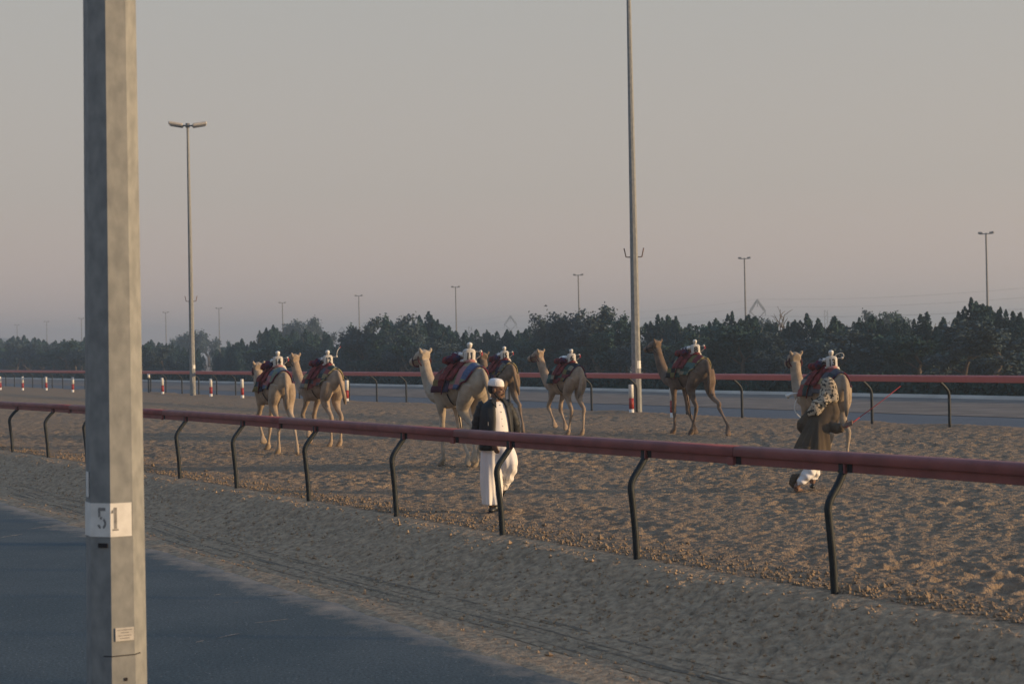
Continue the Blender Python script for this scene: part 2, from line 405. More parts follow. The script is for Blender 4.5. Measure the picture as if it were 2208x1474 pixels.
def sand_height(s, t, Y):
    """height of the loose sand: bank from the road up to the rail, then the churned track"""
    tb = t - np.where(s > 20, -0.00136 * (s - 20) ** 2, 0)      # follows the bend of the rail
    edge = 6.86 + 0.22 * vn(s * 0.35, s * 0 + 1.5, 11) + 0.09 * vn(s * 1.7, t * 1.7, 12) + 0.05 * vn(s * 6, t * 6, 13)
    prof = np.interp(tb, [6.0, 6.9, 7.5, 7.95, 8.5, 8.95, 9.22, 9.5, 12], [-0.47, -0.425, -0.40, -0.36, -0.20, -0.045, -0.008, 0.0, 0.0])
    h = prof + np.clip(t - edge, -0.5, 0.0) * 0.12
    bank = np.clip((tb - 7.75) / 0.3, 0, 1) * np.clip((9.2 - tb) / 0.45, 0, 1)
    strip = np.clip((tb - 6.8) / 0.2, 0, 1) * np.clip((7.95 - tb) / 0.25, 0, 1)
    # slumps and clods that run down the slope
    sk = s - tb * 0.55
    h += bank * (0.035 * vn(sk * 1.3, tb * 0.9, 21) + 0.016 * vn(sk * 4.2, tb * 1.6, 22) + 0.010 * vn(sk * 10, tb * 4, 23) + 0.008 * vn(sk * 21, tb * 9, 24) + 0.007 * vn(s * 36, tb * 36, 30) + 0.005 * vn(s * 60, tb * 60, 32))
    h += bank * 0.02 * np.clip(vn(s * 8, tb * 8, 25) - 0.35, 0, 1) * 2
    for a, b, sd, dp in ((5.5, 2.0, 33, 0.022), (12, 4.5, 34, 0.020), (23, 12, 35, 0.016)):      # cracks and runnels between the slumped crumbs
        h -= bank * dp * np.clip(1 - 4.5 * np.abs(vn(sk * a, tb * b, sd)), 0, 1) * np.clip(0.6 + vn(s * 1.1, tb * 1.5, sd + 5), 0, 1.2)
    h += (1 - bank) * np.clip((tb - 6.6) / 0.6, 0, 1) * 0.004 * vn(s * 22, t * 22, 26)
    # tyre marks along the foot of the bank
    tt = tb + 0.10 * vn(s * 0.25, s * 0, 27) + 0.02 * vn(s * 1.1, s * 0 + 4, 28)
    for c, w, d in ((7.18, 0.022, 0.014), (7.26, 0.018, 0.010), (7.34, 0.022, 0.014), (7.52, 0.02, 0.012), (7.60, 0.03, 0.010), (7.03, 0.02, 0.008)):
        h -= strip * 1.9 * d * np.exp(-((tt - c) / w) ** 2) * (0.7 + 0.5 * vn(s * 0.8, s * 0 + c * 9, 29))
    # the track: hoof prints with thrown-up rims, crumbs, long swells
    tr = np.clip((tb - 9.25) / 0.35, 0, 1)
    full = np.clip((tb - 9.7) / 0.8, 0.12, 1) * np.clip((28.7 - tb) / 1.2, 0.25, 1)
    d = np.zeros_like(s)
    for (cell, seed, dep, prob) in ((0.36, 41, 0.042, 0.62), (0.21, 61, 0.024, 0.7)):
        cs, ct = np.floor(s / cell), np.floor(t / cell)
        for i in (-1, 0, 1):
            for j in (-1, 0, 1):
                ix, iy = cs + i, ct + j
                jx = (ix + 0.15 + 0.7 * _hash(ix, iy, seed)) * cell
                jy = (iy + 0.15 + 0.7 * _hash(ix, iy, seed + 1)) * cell
                rr = cell * (0.24 + 0.22 * _hash(ix, iy, seed + 2))
                on = (_hash(ix, iy, seed + 3) < prob) * (0.45 + 0.75 * _hash(ix, iy, seed + 4)) * dep
                an = 3.14 * _hash(ix, iy, seed + 5)
                dx, dy = s - jx, t - jy
                q = np.hypot((dx * np.cos(an) + dy * np.sin(an)) / 1.25, -dx * np.sin(an) + dy * np.cos(an)) / rr
                d += on * (-np.exp(-q ** 6 * 0.9) + 0.38 * np.exp(-((q - 1.22) / 0.22) ** 2))
    lod = np.clip(1.5 - Y / 90, 0.25, 1)
    h += tr * full * d * lod * np.clip(0.8 + 0.45 * vn(s * 0.25, t * 0.25, 50) + 0.35 * vn(s * 0.7, t * 0.9, 58), 0.2, 1.4)
    h += tr * lod * (0.012 * full * vn(s * 1.1, t * 1.4, 51) + 0.007 * full * vn(s * 5, t * 5, 52) + 0.008 * vn(s * 12, t * 12, 53) + 0.010 * vn(s * 24, t * 24, 54) + 0.005 * vn(s * 43, t * 43, 56) + 0.012 * np.clip(vn(s * 17, t * 17, 55) - 0.3, 0, 1))
    h += np.clip((t - 27.9) / 1.0, 0, 1) * (0.05 + 0.035 * vn(s * 0.7, t, 57))   # low lip of sand along the far rail
    h -= np.clip((t - 29.1) / 0.5, 0, 1) * 0.18
    return h
Zs = [7.5]
while Zs[-1] < 150:
    z = Zs[-1]
    Zs.append(z * (1 + (0.0016 if z < 32 else 0.0021 if z < 45 else 0.0035 if z < 75 else 0.007)))
Zs = np.array(Zs)
Q = np.linspace(-0.60, 0.64, 780)
Yg, Qg = np.meshgrid(Zs, Q, indexing='ij')
Xg = Yg * Qg
Sg = -Xg * math.sin(TA) + Yg * math.cos(TA)
Tg = Xg * math.cos(TA) + Yg * math.sin(TA)
Hg = np.full_like(Sg, -0.5)
msk = (Tg > 6.0) & (Tg < 30.2)
Hg[msk] = sand_height(Sg[msk], Tg[msk], Yg[msk])
nR, nC = Sg.shape
ii, jj = np.meshgrid(np.arange(nR - 1), np.arange(nC - 1), indexing='ij')
a_ = ii * nC + jj
Fq = np.stack([a_, a_ + 1, a_ + nC + 1, a_ + nC], -1).reshape(-1, 4)
Tf = (Tg[:-1, :-1] + Tg[1:, 1:]).ravel() / 2
Sf = (Sg[:-1, :-1] + Sg[1:, 1:]).ravel() / 2
Tb = Tf + np.where(Sf > 20, 0.00136 * (Sf - 20) ** 2, 0)
V3 = np.stack([Xg, Yg, Hg], -1).reshape(-1, 3)
def sub_mesh(name, sel, m):
    F2 = Fq[sel]
    u, inv = np.unique(F2.ravel(), return_inverse=True)
    return tag(link(name, np_mesh(name, V3[u], inv.reshape(-1, 4), m)), kind='structure')
sub_mesh('sand_bank', (Tb > 6.35) & (Tb <= 9.22), M['bank'])
sub_mesh('sand_track', (Tb > 9.22) & (Tf < 29.7), M['sand'])
def sand_z(x, y):
    s = np.array([-x * math.sin(TA) + y * math.cos(TA)]); t = np.array([x * math.cos(TA) + y * math.sin(TA)])
    return float(sand_height(s, t, np.array([float(y)]))[0])
# tyre marks along the foot of the bank: dark ribbons paint in groove shade
rt = np.random.default_rng(21)
bank_o = bpy.data.objects['sand_bank']
for c in (7.02, 7.12, 7.17, 7.30, 7.35, 7.41, 7.58, 7.63):
    s = 7.0 + rt.uniform(0, 2)
    while s < 30:
        L_ = rt.uniform(0.5, 2.6); k_ = int(L_ / 0.05) + 2
        ss = s + np.linspace(0, L_, k_)
        off = 0.10 * vn(ss * 0.25, ss * 0, 27) + 0.02 * vn(ss * 1.1, ss * 0 + 4, 28) - np.where(ss > 20, 0.00136 * (ss - 20) ** 2, 0)
        w = (0.010 + 0.008 * rt.uniform()) * np.sin(np.pi * np.linspace(0.02, 0.98, k_)) ** 0.5 * (0.7 + 0.5 * vn(ss * 7, ss * 0 + c, 29))
        rows_ = []
        for sg in (-1, 1):
            tt = c - off + sg * w
            X_ = US.x * ss + VT.x * tt; Y_ = US.y * ss + VT.y * tt
            rows_.append(np.stack([X_, Y_, sand_height(ss, tt, Y_) + 0.004], -1))
        V_ = np.concatenate(rows_)
        F_ = np.stack([np.arange(k_ - 1), np.arange(1, k_), k_ + np.arange(1, k_), k_ + np.arange(k_ - 1)], -1)
        link('tyre_mark', np_mesh('tyre_mark', V_, F_, M['mark'], True), bank_o)
        s += L_ + rt.uniform(0.1, 1.4)
# loose clods and crumbs lying on the bank, along its crest and on the road's edge
rc = np.random.default_rng(9)
n = 9000
cs = 7 + 34 * rc.uniform(0, 1, n) ** 1.3
kind_ = rc.uniform(0, 1, n)
ct = np.where(kind_ < 0.42, 9.25 + np.abs(rc.normal(0, 0.35, n)), np.where(kind_ < 0.88, rc.uniform(7.6, 9.1, n), np.maximum(7.25 + rc.normal(0, 0.3, n), 6.95)))
ct = ct - 0.00136 * np.clip(cs - 20, 0, None) ** 2
cr_ = np.where(kind_ < 0.42, rc.uniform(0.008, 0.024, n), rc.uniform(0.007, 0.02, n)) * np.where(rc.uniform(0, 1, n) < 0.04, 1.9, 1)
cx = US.x * cs + VT.x * ct; cy = US.y * cs + VT.y * ct
cz = np.maximum(sand_height(cs, ct, cy), -0.448)
oc = np.array([(1, 0, 0), (0, 1, 0), (-1, 0, 0), (0, -1, 0), (0, 0, 1), (0, 0, -0.6)], float)
of = np.array([(0, 1, 4), (1, 2, 4), (2, 3, 4), (3, 0, 4), (1, 0, 5), (2, 1, 5), (3, 2, 5), (0, 3, 5)])
Vc = (np.stack([cx, cy, cz + cr_ * 0.25], -1)[:, None, :] + oc[None] * cr_[:, None, None] * rc.uniform(0.6, 1.3, (n, 6, 1)) + rc.normal(0, 0.15, (n, 6, 3)) * cr_[:, None, None]).reshape(-1, 3)
Fc = (of[None] + (np.arange(n) * 6)[:, None, None]).reshape(-1, 3)
nb = np.repeat((kind_ >= 0.42), 8)
for nm_, sel_, mm_ in (('track_clods', ~nb, M['sand']), ('bank_clods', nb, M['bank'])):
    u_, inv_ = np.unique(Fc[sel_].ravel(), return_inverse=True)
    tag(link(nm_, np_mesh(nm_, Vc[u_], inv_.reshape(-1, 3), mm_, False)), kind='stuff')
# pale scrapes on the asphalt
for (x0, y0, x1, y1, w) in ((548, 1342, 624, 1333, 0.02), (470, 1374, 517, 1364, 0.028), (422, 1384, 440, 1379, 0.022), (58, 1140, 130, 1131, 0.05), (570, 1284, 650, 1277, 0.02), (460, 1282, 480, 1279, 0.02), (0, 1158, 50, 1150, 0.04), (650, 1308, 666, 1306, 0.015), (500, 1298, 516, 1297, 0.012), (330, 1205, 350, 1203, 0.03)):
    a, b = ground_at(x0, y0, -0.446), ground_at(x1, y1, -0.446)
    d = (b - a); n_ = Vector((-d.y, d.x, 0)).normalized()
    mb = MB(); up_, lo_ = [], []
    for k in range(13):
        u = k / 12; p = a + d * u
        ww = w * (0.25 + 0.75 * math.sin(math.pi * u)) * random.uniform(0.5, 1.2)
        up_.append(p + n_ * ww); lo_.append(p - n_ * ww * random.uniform(0.4, 1))
    mb.add(up_ + lo_, [(k, k + 1, 14 + k, 13 + k) for k in range(12)], 0, False)
    mb.build('scrape_mark', M['scrape'], road)
# far mesa, hardly visible through the haze
rings = []
for k in range(40):
    u = k / 39
    px = -420 + 720 * u
    h = 22 * min(1, u / 0.12, (1 - u) / 0.45) * (0.92 + 0.08 * math.sin(9 * u)) 
    p = at_depth(px, 770, 1130)
    rings.append([Vector((p.x, 1080, -0.2)), Vector((p.x, 1110, h * 0.55)), Vector((p.x, 1126, h)), Vector((p.x, 1150, h)), Vector((p.x, 1165, -0.2))])
mb = MB(); mb.loft(rings, closed=False, caps=False)
tag(mb.build('hill', M['hill']), kind='structure')
# dusty air
mb = MB()
c8 = [ST(s, t, z) for s in (1300, -300) for t in (-200, 1200) for z in (-1.6, 25.5)]
mb.add(c8, [(0, 1, 3, 2), (4, 6, 7, 5), (0, 4, 5, 1), (2, 3, 7, 6), (0, 2, 6, 4), (1, 5, 7, 3)], 0, False)
hm = bpy.data.materials.new('dusty_air'); hm.use_nodes = True
hm.node_tree.nodes.clear()
pv = hm.node_tree.nodes.new('ShaderNodeVolumePrincipled'); ho = hm.node_tree.nodes.new('ShaderNodeOutputMaterial')
pv.inputs['Color'].default_value = (0.74, 0.87, 0.98, 1)
pv.inputs['Density'].default_value = 0.00135
pv.inputs['Anisotropy'].default_value = 0.6
hm.node_tree.links.new(pv.outputs[0], ho.inputs['Volume'])
tag(mb.build('haze', hm), kind='stuff')
# ------------------------------------------------------------------ running rails
def railing(label, posts, joints, tf, zf, side, mrail, far):
    """side +1: rail hangs over towards +t, -1: towards -t"""
    root = empty('running_rail', ST(posts[0], tf(posts[0])))
    tag(root, label, 'railing')
    off = 0.17 if not far else 0.42
    O = root.location
    def P(s, n, z):                          # n measured from the rail's own centre line, away from the side that is looked at
        return ST(s, tf(s) + side * off + n, z) - O
    for a, b in zip(joints[:-1], joints[1:]):
        mb = MB(); n_ = max(2, int((b - a) / 1.3)); rings = []; plate = []
        for i in range(n_ + 1):
            s = a + 0.004 + (b - a - 0.008) * i / n_
            z = zf(s)
            if not far:
                prof = [(-0.090, -0.092), (-0.095, -0.086), (-0.095, -0.036), (-0.092, -0.022), (-0.078, -0.006), (-0.05, 0), (0.04, 0), (0.075, -0.012), (0.085, -0.04), (0.085, -0.092)]
                rings.append([P(s, x, z + y) for x, y in prof])
                plate.append([P(s, x, z + y) for x, y in ((-0.060, -0.093), (-0.060, -0.164), (-0.048, -0.169), (0.03, -0.169), (0.03, -0.093))])
            else:
                prof = [(-0.07, -0.165), (-0.082, -0.15), (-0.085, -0.03), (-0.06, -0.004), (0.03, 0), (0.07, -0.03), (0.07, -0.15), (0.05, -0.165)]
                rings.append([P(s, x, z + y) for x, y in prof])
        mb.loft(rings, 0)
        if plate: mb.loft(plate, 0, smooth=False)
        for i in range(len(mb.s)): mb.s[i] = far is False and i < n_ * 10
        rl = mb.build('rail', mrail, root)
        if not far:
            c = MB(); s = a + 0.06; z = zf(s)
            Mz = Matrix((US, VT, Vector((0, 0, 1)))).transposed()
            c.box(P(s, -0.068, z - 0.136), (0.09, 0.03, 0.084), Mz, 0, 0.006)
            c.build('joint_cover', mrail, rl)
            c = MB(); c.box(P(s - 0.105, -0.060, z - 0.131), (0.07, 0.008, 0.072), Mz, 0)
            c.build('joint_slot', M['dark'], rl)
    Mz = Matrix((US, VT, Vector((0, 0, 1)))).transposed()
    for s in posts:
        z = zf(s)
        ang = random.uniform(-0.012, 0.012)
        if not far:
            rows = [(0, 0, -0.25), (0.0, -0.02, 0.25), (ang, -0.055, 0.62), (ang, -0.062, 0.72), (ang, -0.03, 0.80), (0, 0.05, 0.90), (0, 0.118, z - 0.17), (0, 0.135, z - 0.12), (0, 0.14, z - 0.09)]
            A = cr(rows, 3); rad = 0.034
        else:
            rows = [(0, 0, -0.2), (0, 0, 0.5), (0, 0.0, 0.74), (0, -0.01, 0.83), (0, -0.06, 0.93), (0, -0.22, z - 0.22), (0, -0.36, z - 0.12), (0, -0.40, z - 0.08)]
            A = cr(rows, 2); rad = 0.036
        mb = MB()
        mb.tube([ST(s + r_[0], tf(s) + r_[1], r_[2]) - O for r_ in A], rad, 12 if not far else 8)
        pt = mb.build('post', M['black'], root)
        if not far:
            c = MB()
            c.box(P(s, -0.070, z - 0.135), (0.055, 0.03, 0.084), Mz, 0, 0.005)
            c.box(P(s, -0.076, z - 0.160), (0.07, 0.022, 0.022), Mz, 0, 0.004)
            c.build('clamp', M['black'], pt)
            c = MB(); c.box(P(s - 0.048, -0.072, z - 0.135), (0.016, 0.035, 0.082), Mz, 0)
            c.build('flange', mrail, pt)
            c = MB(); c.box(P(s - 0.09, -0.060, z - 0.131), (0.062, 0.008, 0.07), Mz, 0)
            c.build('slot', M['dark'], pt)
    return root
posts_n = [1.9, 4.6, 7.25, 9.96, 12.82, 15.45, 18.12, 20.89, 23.68, 26.26, 28.86, 31.44, 34.05, 36.71, 39.4, 42.1, 44.8]
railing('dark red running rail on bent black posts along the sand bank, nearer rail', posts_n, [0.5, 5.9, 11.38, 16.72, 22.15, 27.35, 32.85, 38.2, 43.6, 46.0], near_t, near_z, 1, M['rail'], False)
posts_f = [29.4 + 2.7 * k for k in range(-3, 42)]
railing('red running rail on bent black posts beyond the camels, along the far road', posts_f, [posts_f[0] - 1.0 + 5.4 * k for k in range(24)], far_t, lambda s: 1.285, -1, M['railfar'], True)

# ------------------------------------------------------------------ light poles
OCT = R(-9.1)
def octo(z, r, ph=OCT):
    """vertex at angle ph measured from the direction of the camera (-y) towards +x"""
    return [Vector((r * math.sin(ph + k * math.pi / 4), -r * math.cos(ph + k * math.pi / 4), z)) for k in range(8)]
def light_pole(loc, rz, label, H=14.2, r0=0.19, r1=0.085, name='light_pole'):
    root = empty(name, loc, rz)
    tag(root, label, 'lamp post')
    rad = lambda z: r0 + (r1 - r0) * z / H
    mb = MB(); mb.loft([octo(z, rad(z)) for z in (-0.3, 0, 2, 5, 9, H)], smooth=False)
    mb.build('shaft', M['pole'], root)
    br = MB()
    for sx in (-1, 1):
        r_ = rad(5.0) * 0.9
        br.tube([(sx * r_ * 0.6, 0, 4.96), (sx * (r_ + 0.14), 0, 4.97), (sx * (r_ + 0.20), 0, 5.25)], 0.022, 6)
    br.build('bracket', M['rust'], root)
    hd = MB(); hd.tube([(0, 0, H - 0.1), (0, 0, H + 0.12)], 0.11, 10); hd.tube([(-0.5, 0, H), (0.5, 0, H)], 0.045, 8)
    hd.tube([(0, -0.4, H), (0, 0.4, H)], 0.045, 8)
    hd.build('lamp_arms', M['steel'], root)
    for (x, y, w) in ((-0.62, -0.18, 1), (-0.58, 0.3, 1), (0.62, -0.2, 1), (0.60, 0.28, 1)):
        f = MB()
        Mr = Matrix.Rotation(R(9) * (1 if x < 0 else -1), 3, 'Y')
        f.box((x, y, H + 0.07), (0.74, 0.36, 0.15), Mr, 0, 0.04)
        fl = f.build('floodlight', M['lamp'], root)
        g = MB(); g.box(Vector((x, y, H - 0.015)), (0.62, 0.28, 0.012), Mr, 0)
        g.build('lens', M['glass'], fl)
    return root, rad
def plate_on(root, rad, z0, z1, a0, a1, m, name, lift=0.004):
    """thin plate wrapped on the octagon between two angles (from the camera side towards +x)"""
    angs = [a0] + [OCT + k * math.pi / 4 for k in range(-8, 9) if a0 + 0.02 < OCT + k * math.pi / 4 < a1 - 0.02] + [a1]
    def onr(an, r):
        k = math.floor((an - OCT) / (math.pi / 4)); mid = OCT + (k + 0.5) * math.pi / 4
        return r * math.cos(math.pi / 8) / math.cos(an - mid)
    mb = MB(); out, inn = [], []
    for z in (z0, z1):
        out.append([Vector((math.sin(an) * (onr(an, rad(z)) + lift), -math.cos(an) * (onr(an, rad(z)) + lift), z)) for an in angs])
        inn.append([Vector((math.sin(an) * (onr(an, rad(z)) - 0.01), -math.cos(an) * (onr(an, rad(z)) - 0.01), z)) for an in angs])
    n = len(angs)
    vs_ = out[0] + out[1] + inn[0] + inn[1]
    fs = [(i, i + 1, n + i + 1, n + i) for i in range(n - 1)]
    fs += [(i + 1, i, 2 * n + i, 2 * n + i + 1) for i in range(n - 1)] + [(n + i, n + i + 1, 3 * n + i + 1, 3 * n + i) for i in range(n - 1)]
    fs += [(0, n, 3 * n, 2 * n), (n - 1, 2 * n - 1 + 0, 4 * n - 1, 3 * n - 1)]
    mb.add(vs_, fs, 0, False)
    return mb.build(name, m, root)
FONT = None
def text_mesh(txt, size, extrude, m, sx=1.0, bold=0.0):
    cu = bpy.data.curves.new('t', 'FONT'); cu.body = txt; cu.size = size; cu.extrude = extrude; cu.align_x = 'CENTER'; cu.align_y = 'CENTER'; cu.offset = bold; cu.resolution_u = 4
    o = bpy.data.objects.new('t', cu); col.objects.link(o)
    me = bpy.data.meshes.new_from_object(o.evaluated_get(bpy.context.evaluated_depsgraph_get()))
    bpy.data.objects.remove(o); bpy.data.curves.remove(cu)
    me.materials.clear(); me.materials.append(m)
    a = coords(me); a[:, 0] *= sx; set_coords(me, a)
    return me

# the pole in front, number 51
Z51 = 9.72
p51 = at_depth(247.5, 1300, Z51)
base51 = Vector((p51.x, p51.y, -0.45))
azc = math.atan2(-p51.x, p51.y)             # the pole's -y side faces the camera
root51, rad51 = light_pole(base51, azc, 'big octagonal light pole in the foreground numbered 51, standing by the road at the left', r0=0.187, r1=0.109)
root51.rotation_euler.y = R(0.45)
def zpx(py): return at_depth(247.5, py, Z51).z + 0.45
plate51 = plate_on(root51, rad51, zpx(1150), zpx(1079), R(-99), R(33), M['white'], 'number_plate')
def face_quad(root, an_face, off_deg, z, w, h, m, name, lift=0.006, thick=0.006):
    """flat box on a pole face whose normal is at an_face"""
    r_ = rad51(z) * math.cos(math.pi / 8)
    nrm = Vector((math.sin(an_face), -math.cos(an_face), 0)); tan = Vector((math.cos(an_face), math.sin(an_face), 0))
    c = nrm * (r_ + lift) + tan * off_deg + Vector((0, 0, z))
    Mx = Matrix((tan, -nrm, Vector((0, 0, 1)))).transposed()
    mb = MB(); mb.box(c, (w, thick, h), Mx, 0)
    return mb.build(name, m, root)
FA, FB, FL = OCT - math.pi / 8, OCT + math.pi / 8, OCT - 3 * math.pi / 8
# stencilled digits built from strokes, with the stencil's bridges left open
def stencil(parent, strokes, an, off, z, name):
    r_ = rad51(z) * math.cos(math.pi / 8)
    nrm = Vector((math.sin(an), -math.cos(an), 0)); tan = Vector((math.cos(an), math.sin(an), 0))
    o = nrm * (r_ + 0.0052) + Vector((0, 0, z))
    mb = MB()
    for poly in strokes:
        mb.add([o + tan * (off + x) + Vector((0, 0, y)) for x, y in poly], [tuple(range(len(poly)))], 0, False)
    return mb.build(name, M['stencil'], parent)
def arc(cx, cy, ro, ri, a0, a1, sx=1, n=7):
    o = [(cx + sx * ro * math.cos(R(a0 + (a1 - a0) * k / n)), cy + ro * math.sin(R(a0 + (a1 - a0) * k / n))) for k in range(n + 1)]
    i = [(cx + sx * ri * math.cos(R(a1 - (a1 - a0) * k / n)), cy + ri * math.sin(R(a1 - (a1 - a0) * k / n))) for k in range(n + 1)]
    return o + i
zc = (zpx(1088) + zpx(1137)) / 2
S = 0.141 / 2
five = [[(-0.024, S), (0.024, S), (0.024, S - 0.02), (-0.024, S - 0.02)], [(-0.026, S - 0.004), (-0.011, S - 0.024), (-0.011, 0.018), (-0.026, 0.010)]]
five += [arc(-0.002, -0.026, 0.036, 0.020, 62, -68, 0.85), arc(-0.002, -0.026, 0.036, 0.020, -110, -165, 0.85), arc(-0.002, -0.022, 0.036, 0.021, 120, 85, 0.8)]
stencil(plate51, five, FA, 0.012, zc, 'digit')
one = [[(-0.008, S), (0.010, S), (0.010, -S + 0.012), (-0.008, -S + 0.012)], [(-0.024, S - 0.024), (-0.012, S - 0.010), (-0.012, S - 0.032), (-0.024, S - 0.036)], [(-0.018, -S + 0.010), (0.02, -S + 0.010), (0.02, -S), (-0.018, -S)]]
stencil(plate51, one, FB, -0.040, zc, 'digit')
face_quad(root51, FA, 0.018, zpx(1168), 0.066, 0.026, M['dark'], 'slot')
dp = face_quad(root51, FB, 0.008, zpx(1357), 0.112, 0.080, M['dataplate'], 'data_plate')
for k, (w, dz) in enumerate(((0.092, 0.026), (0.05, 0.010), (0.08, -0.008), (0.06, -0.024))):
    face_quad(dp, FB, 0.008, zpx(1357) + dz, w, 0.0055, M['stencil'], 'print_line', 0.0098, 0.001)
face_quad(root51, FL, 0.01, zpx(1040), 0.05, 0.155, M['white'], 'sticker')
ad = plate_on(root51, rad51, zpx(1545), zpx(1404), R(-27), R(55), M['pole'], 'access_door', 0.006)
face_quad(ad, FB, 0.012, zpx(1453), 0.02, 0.02, M['dark'], 'lock_hole', 0.0085, 0.004)
gr = plate_on(root51, rad51, zpx(1403.3), zpx(1401.5), R(-27), R(55), M['dark'], 'door_gap', 0.003)
plate_on(root51, rad51, zpx(1545), zpx(1403), R(54.8), R(56.3), M['dark'], 'door_gap', 0.004)
# the two poles by the far rail
for (px, py, plate, lab) in ((1374, 890, (1.42, 1.66), 'tall pale light pole by the far rail, running out of the top of the picture'), (416, 853, (1.42, 1.62), 'tall light pole with four floodlights at its top, standing by the far rail')):
    p = ground_at(px, py)
    rt, rd = light_pole(p, math.atan2(-p.x, p.y), lab, r0=0.158, r1=0.062)
    pl = plate_on(rt, rd, plate[0], plate[1], R(12), R(80), M['white'], 'number_plate')

# far poles with twin heads beyond the trees, same height, one every 46 m
def far_pole():
    root = empty('distant_light_pole')
    mb = MB(); mb.loft([octo(0, 0.24), octo(3.6, 0.24), octo(3.7, 0.14), octo(14.2, 0.10)], smooth=False)
    mb.build('shaft', M['steel'], root)
    mb = MB(); mb.tube([(-0.7, 0, 14.1), (0.7, 0, 14.1)], 0.06, 6); mb.build('crossarm', M['steel'], root)
    for sx in (-1, 1):
        f = MB(); f.box((sx * 0.62, 0, 14.2), (0.50, 0.4, 0.26), Matrix.Rotation(R(8) * -sx, 3, 'Y'), 0, 0.05); f.build('floodlight', M['steel'], root)
    return root
tops = [(2131, 502), (1609, 556), (1250, 592), (985, 618), (776, 637), (611, 652), (474, 664), (359, 673), (177, 686), (102, 693), (38, 700)]
words_ = ['tallest-looking distant twin-headed light pole, at the right edge above the trees', 'distant twin-headed light pole beside the pylon at the right', 'distant twin-headed light pole just left of the tall pale pole', 'distant twin-headed light pole above the man in the white robe', 'distant twin-headed light pole right of the wide dark tree clump', 'distant twin-headed light pole above the camel of robot 14', 'faint distant twin-headed light pole right of the floodlight pole', 'faint distant twin-headed light pole left of the floodlight pole', 'very faint distant light pole hard against the left side of the pole numbered 51', 'very faint distant light pole, second from the left edge', 'very faint distant light pole at the left edge above the mesa']
fp = far_pole()
for k, (px, py) in enumerate(tops):
    yh = 752 - 0.0205 * (px - 1104)
    Zd = 3373 * (14.2 - 2.12) / (yh - py)
    o = fp if k == 0 else copy_tree(fp)
    p = at_depth(px, yh, Zd)
    o.location = (p.x, p.y, 0); o.rotation_euler.z = math.atan2(-p.x, p.y) + R(random.uniform(-8, 8))
    tag(o, words_[k], 'lamp post', 'distant light poles beyond the trees')

# red and white bollards
def bollard():
    root = empty('bollard')
    mb = MB(); mb.tube([(0, 0, -0.15), (0, 0, 0.15)], 0.078, 12); mb.build('base', M['white'], root)
    mb = MB(); mb.tube([(0, 0, 0.15), (0, 0, 0.50)], 0.078, 12); mb.build('red_band', M['red'], root)
    mb = MB(); mb.tube([(0, 0, 0.50), (0, 0, 0.90), (0, 0, 0.925)], [0.078, 0.078, 0.068], 12); mb.build('white_top', M['white'], root)
    return root
bl = [(1451, 900, 'red and white bollard behind the legs of the camel with robot 8'), (1362, 892, 'red and white bollard at the foot of the tall pale pole'), (748, 866, 'red and white bollard right of the camel with robot 12'), (523, 858, 'red and white bollard left of the camel with robot 14'), (455, 855, 'red and white bollard right of the floodlight pole foot'), (351, 850, 'red and white bollard between the two light poles at the left'), (157, 845, 'red and white bollard just left of the pole numbered 51'), (100, 841, 'red and white bollard second left of the pole numbered 51'), (49, 841, 'red and white bollard third left of the pole numbered 51'), (1, 840, 'red and white bollard cut by the left edge of the picture')]
b0 = bollard()
for k, (px, py, lab) in enumerate(bl):
    o = b0 if k == 0 else copy_tree(b0)
    p = ground_at(px, py)
    o.location = (p.x, p.y, 0.0)
    o.rotation_euler = (R(random.uniform(-1.5, 1.5)), R(random.uniform(-1.5, 1.5)), 0)
    tag(o, lab, 'bollard', 'red and white bollards along the far rail')
# thin marker post left of the floodlight pole
p = ground_at(321, 848)
mk = empty('marker_post', (p.x, p.y, 0)); tag(mk, 'thin black marker post with a white tip right beside the pole numbered 51', 'post')
mb = MB(); mb.tube([(0, 0, -0.1), (0, 0, 0.9)], 0.05, 8); mb.build('shaft', M['black'], mk)
mb = MB(); mb.tube([(0, 0, 0.9), (0, 0, 1.12)], 0.08, 8); mb.build('tip', M['white'], mk)

# ------------------------------------------------------------------ pylons and their wires
def pylon():
    root = empty('power_pylon')
    mb = MB(); r = 0.11
    w0 = 11.3
    for sy in (-0.33, 0.33):
        T, l, rr, a, b = (0, sy, 18), (-3.0, sy, 13.9), (3.0, sy, 13.9), (-0.45, sy, w0), (0.45, sy, w0)
        for p, q in ((T, l), (T, rr), (l, a), (rr, b), ((-0.13, sy, 17.35), (-2.35, sy, 13.9)), ((0.13, sy, 17.35), (2.35, sy, 13.9)), (a, (1.4, sy, 0)), (b, (-1.4, sy, 0)), (a, (-1.4, sy, 0)), (b, (1.4, sy, 0))):
            mb.tube([p, q], r, 4, smooth=False)
        for u in (0.25, 0.5, 0.75):
            mb.tube([(-3.0 * u, sy, 18 - 4.1 * u), (-3.0 * u + 0.33, sy, 18 - 4.1 * u - 0.6)], 0.065, 4)
            mb.tube([(3.0 * u, sy, 18 - 4.1 * u), (3.0 * u - 0.33, sy, 18 - 4.1 * u - 0.6)], 0.065, 4)
    mb.build('lattice_frame', M['steel'], root)
    for x, z, l in ((0, 17.7, 2.3), (-3.0, 13.8, 1.6), (3.0, 13.8, 1.6)):
        i = MB(); i.tube([(x, 0, z), (x, 0, z - l)], 0.13, 5); i.build('insulator', M['steel'], root)
    return root
pyl = pylon(); pys = []
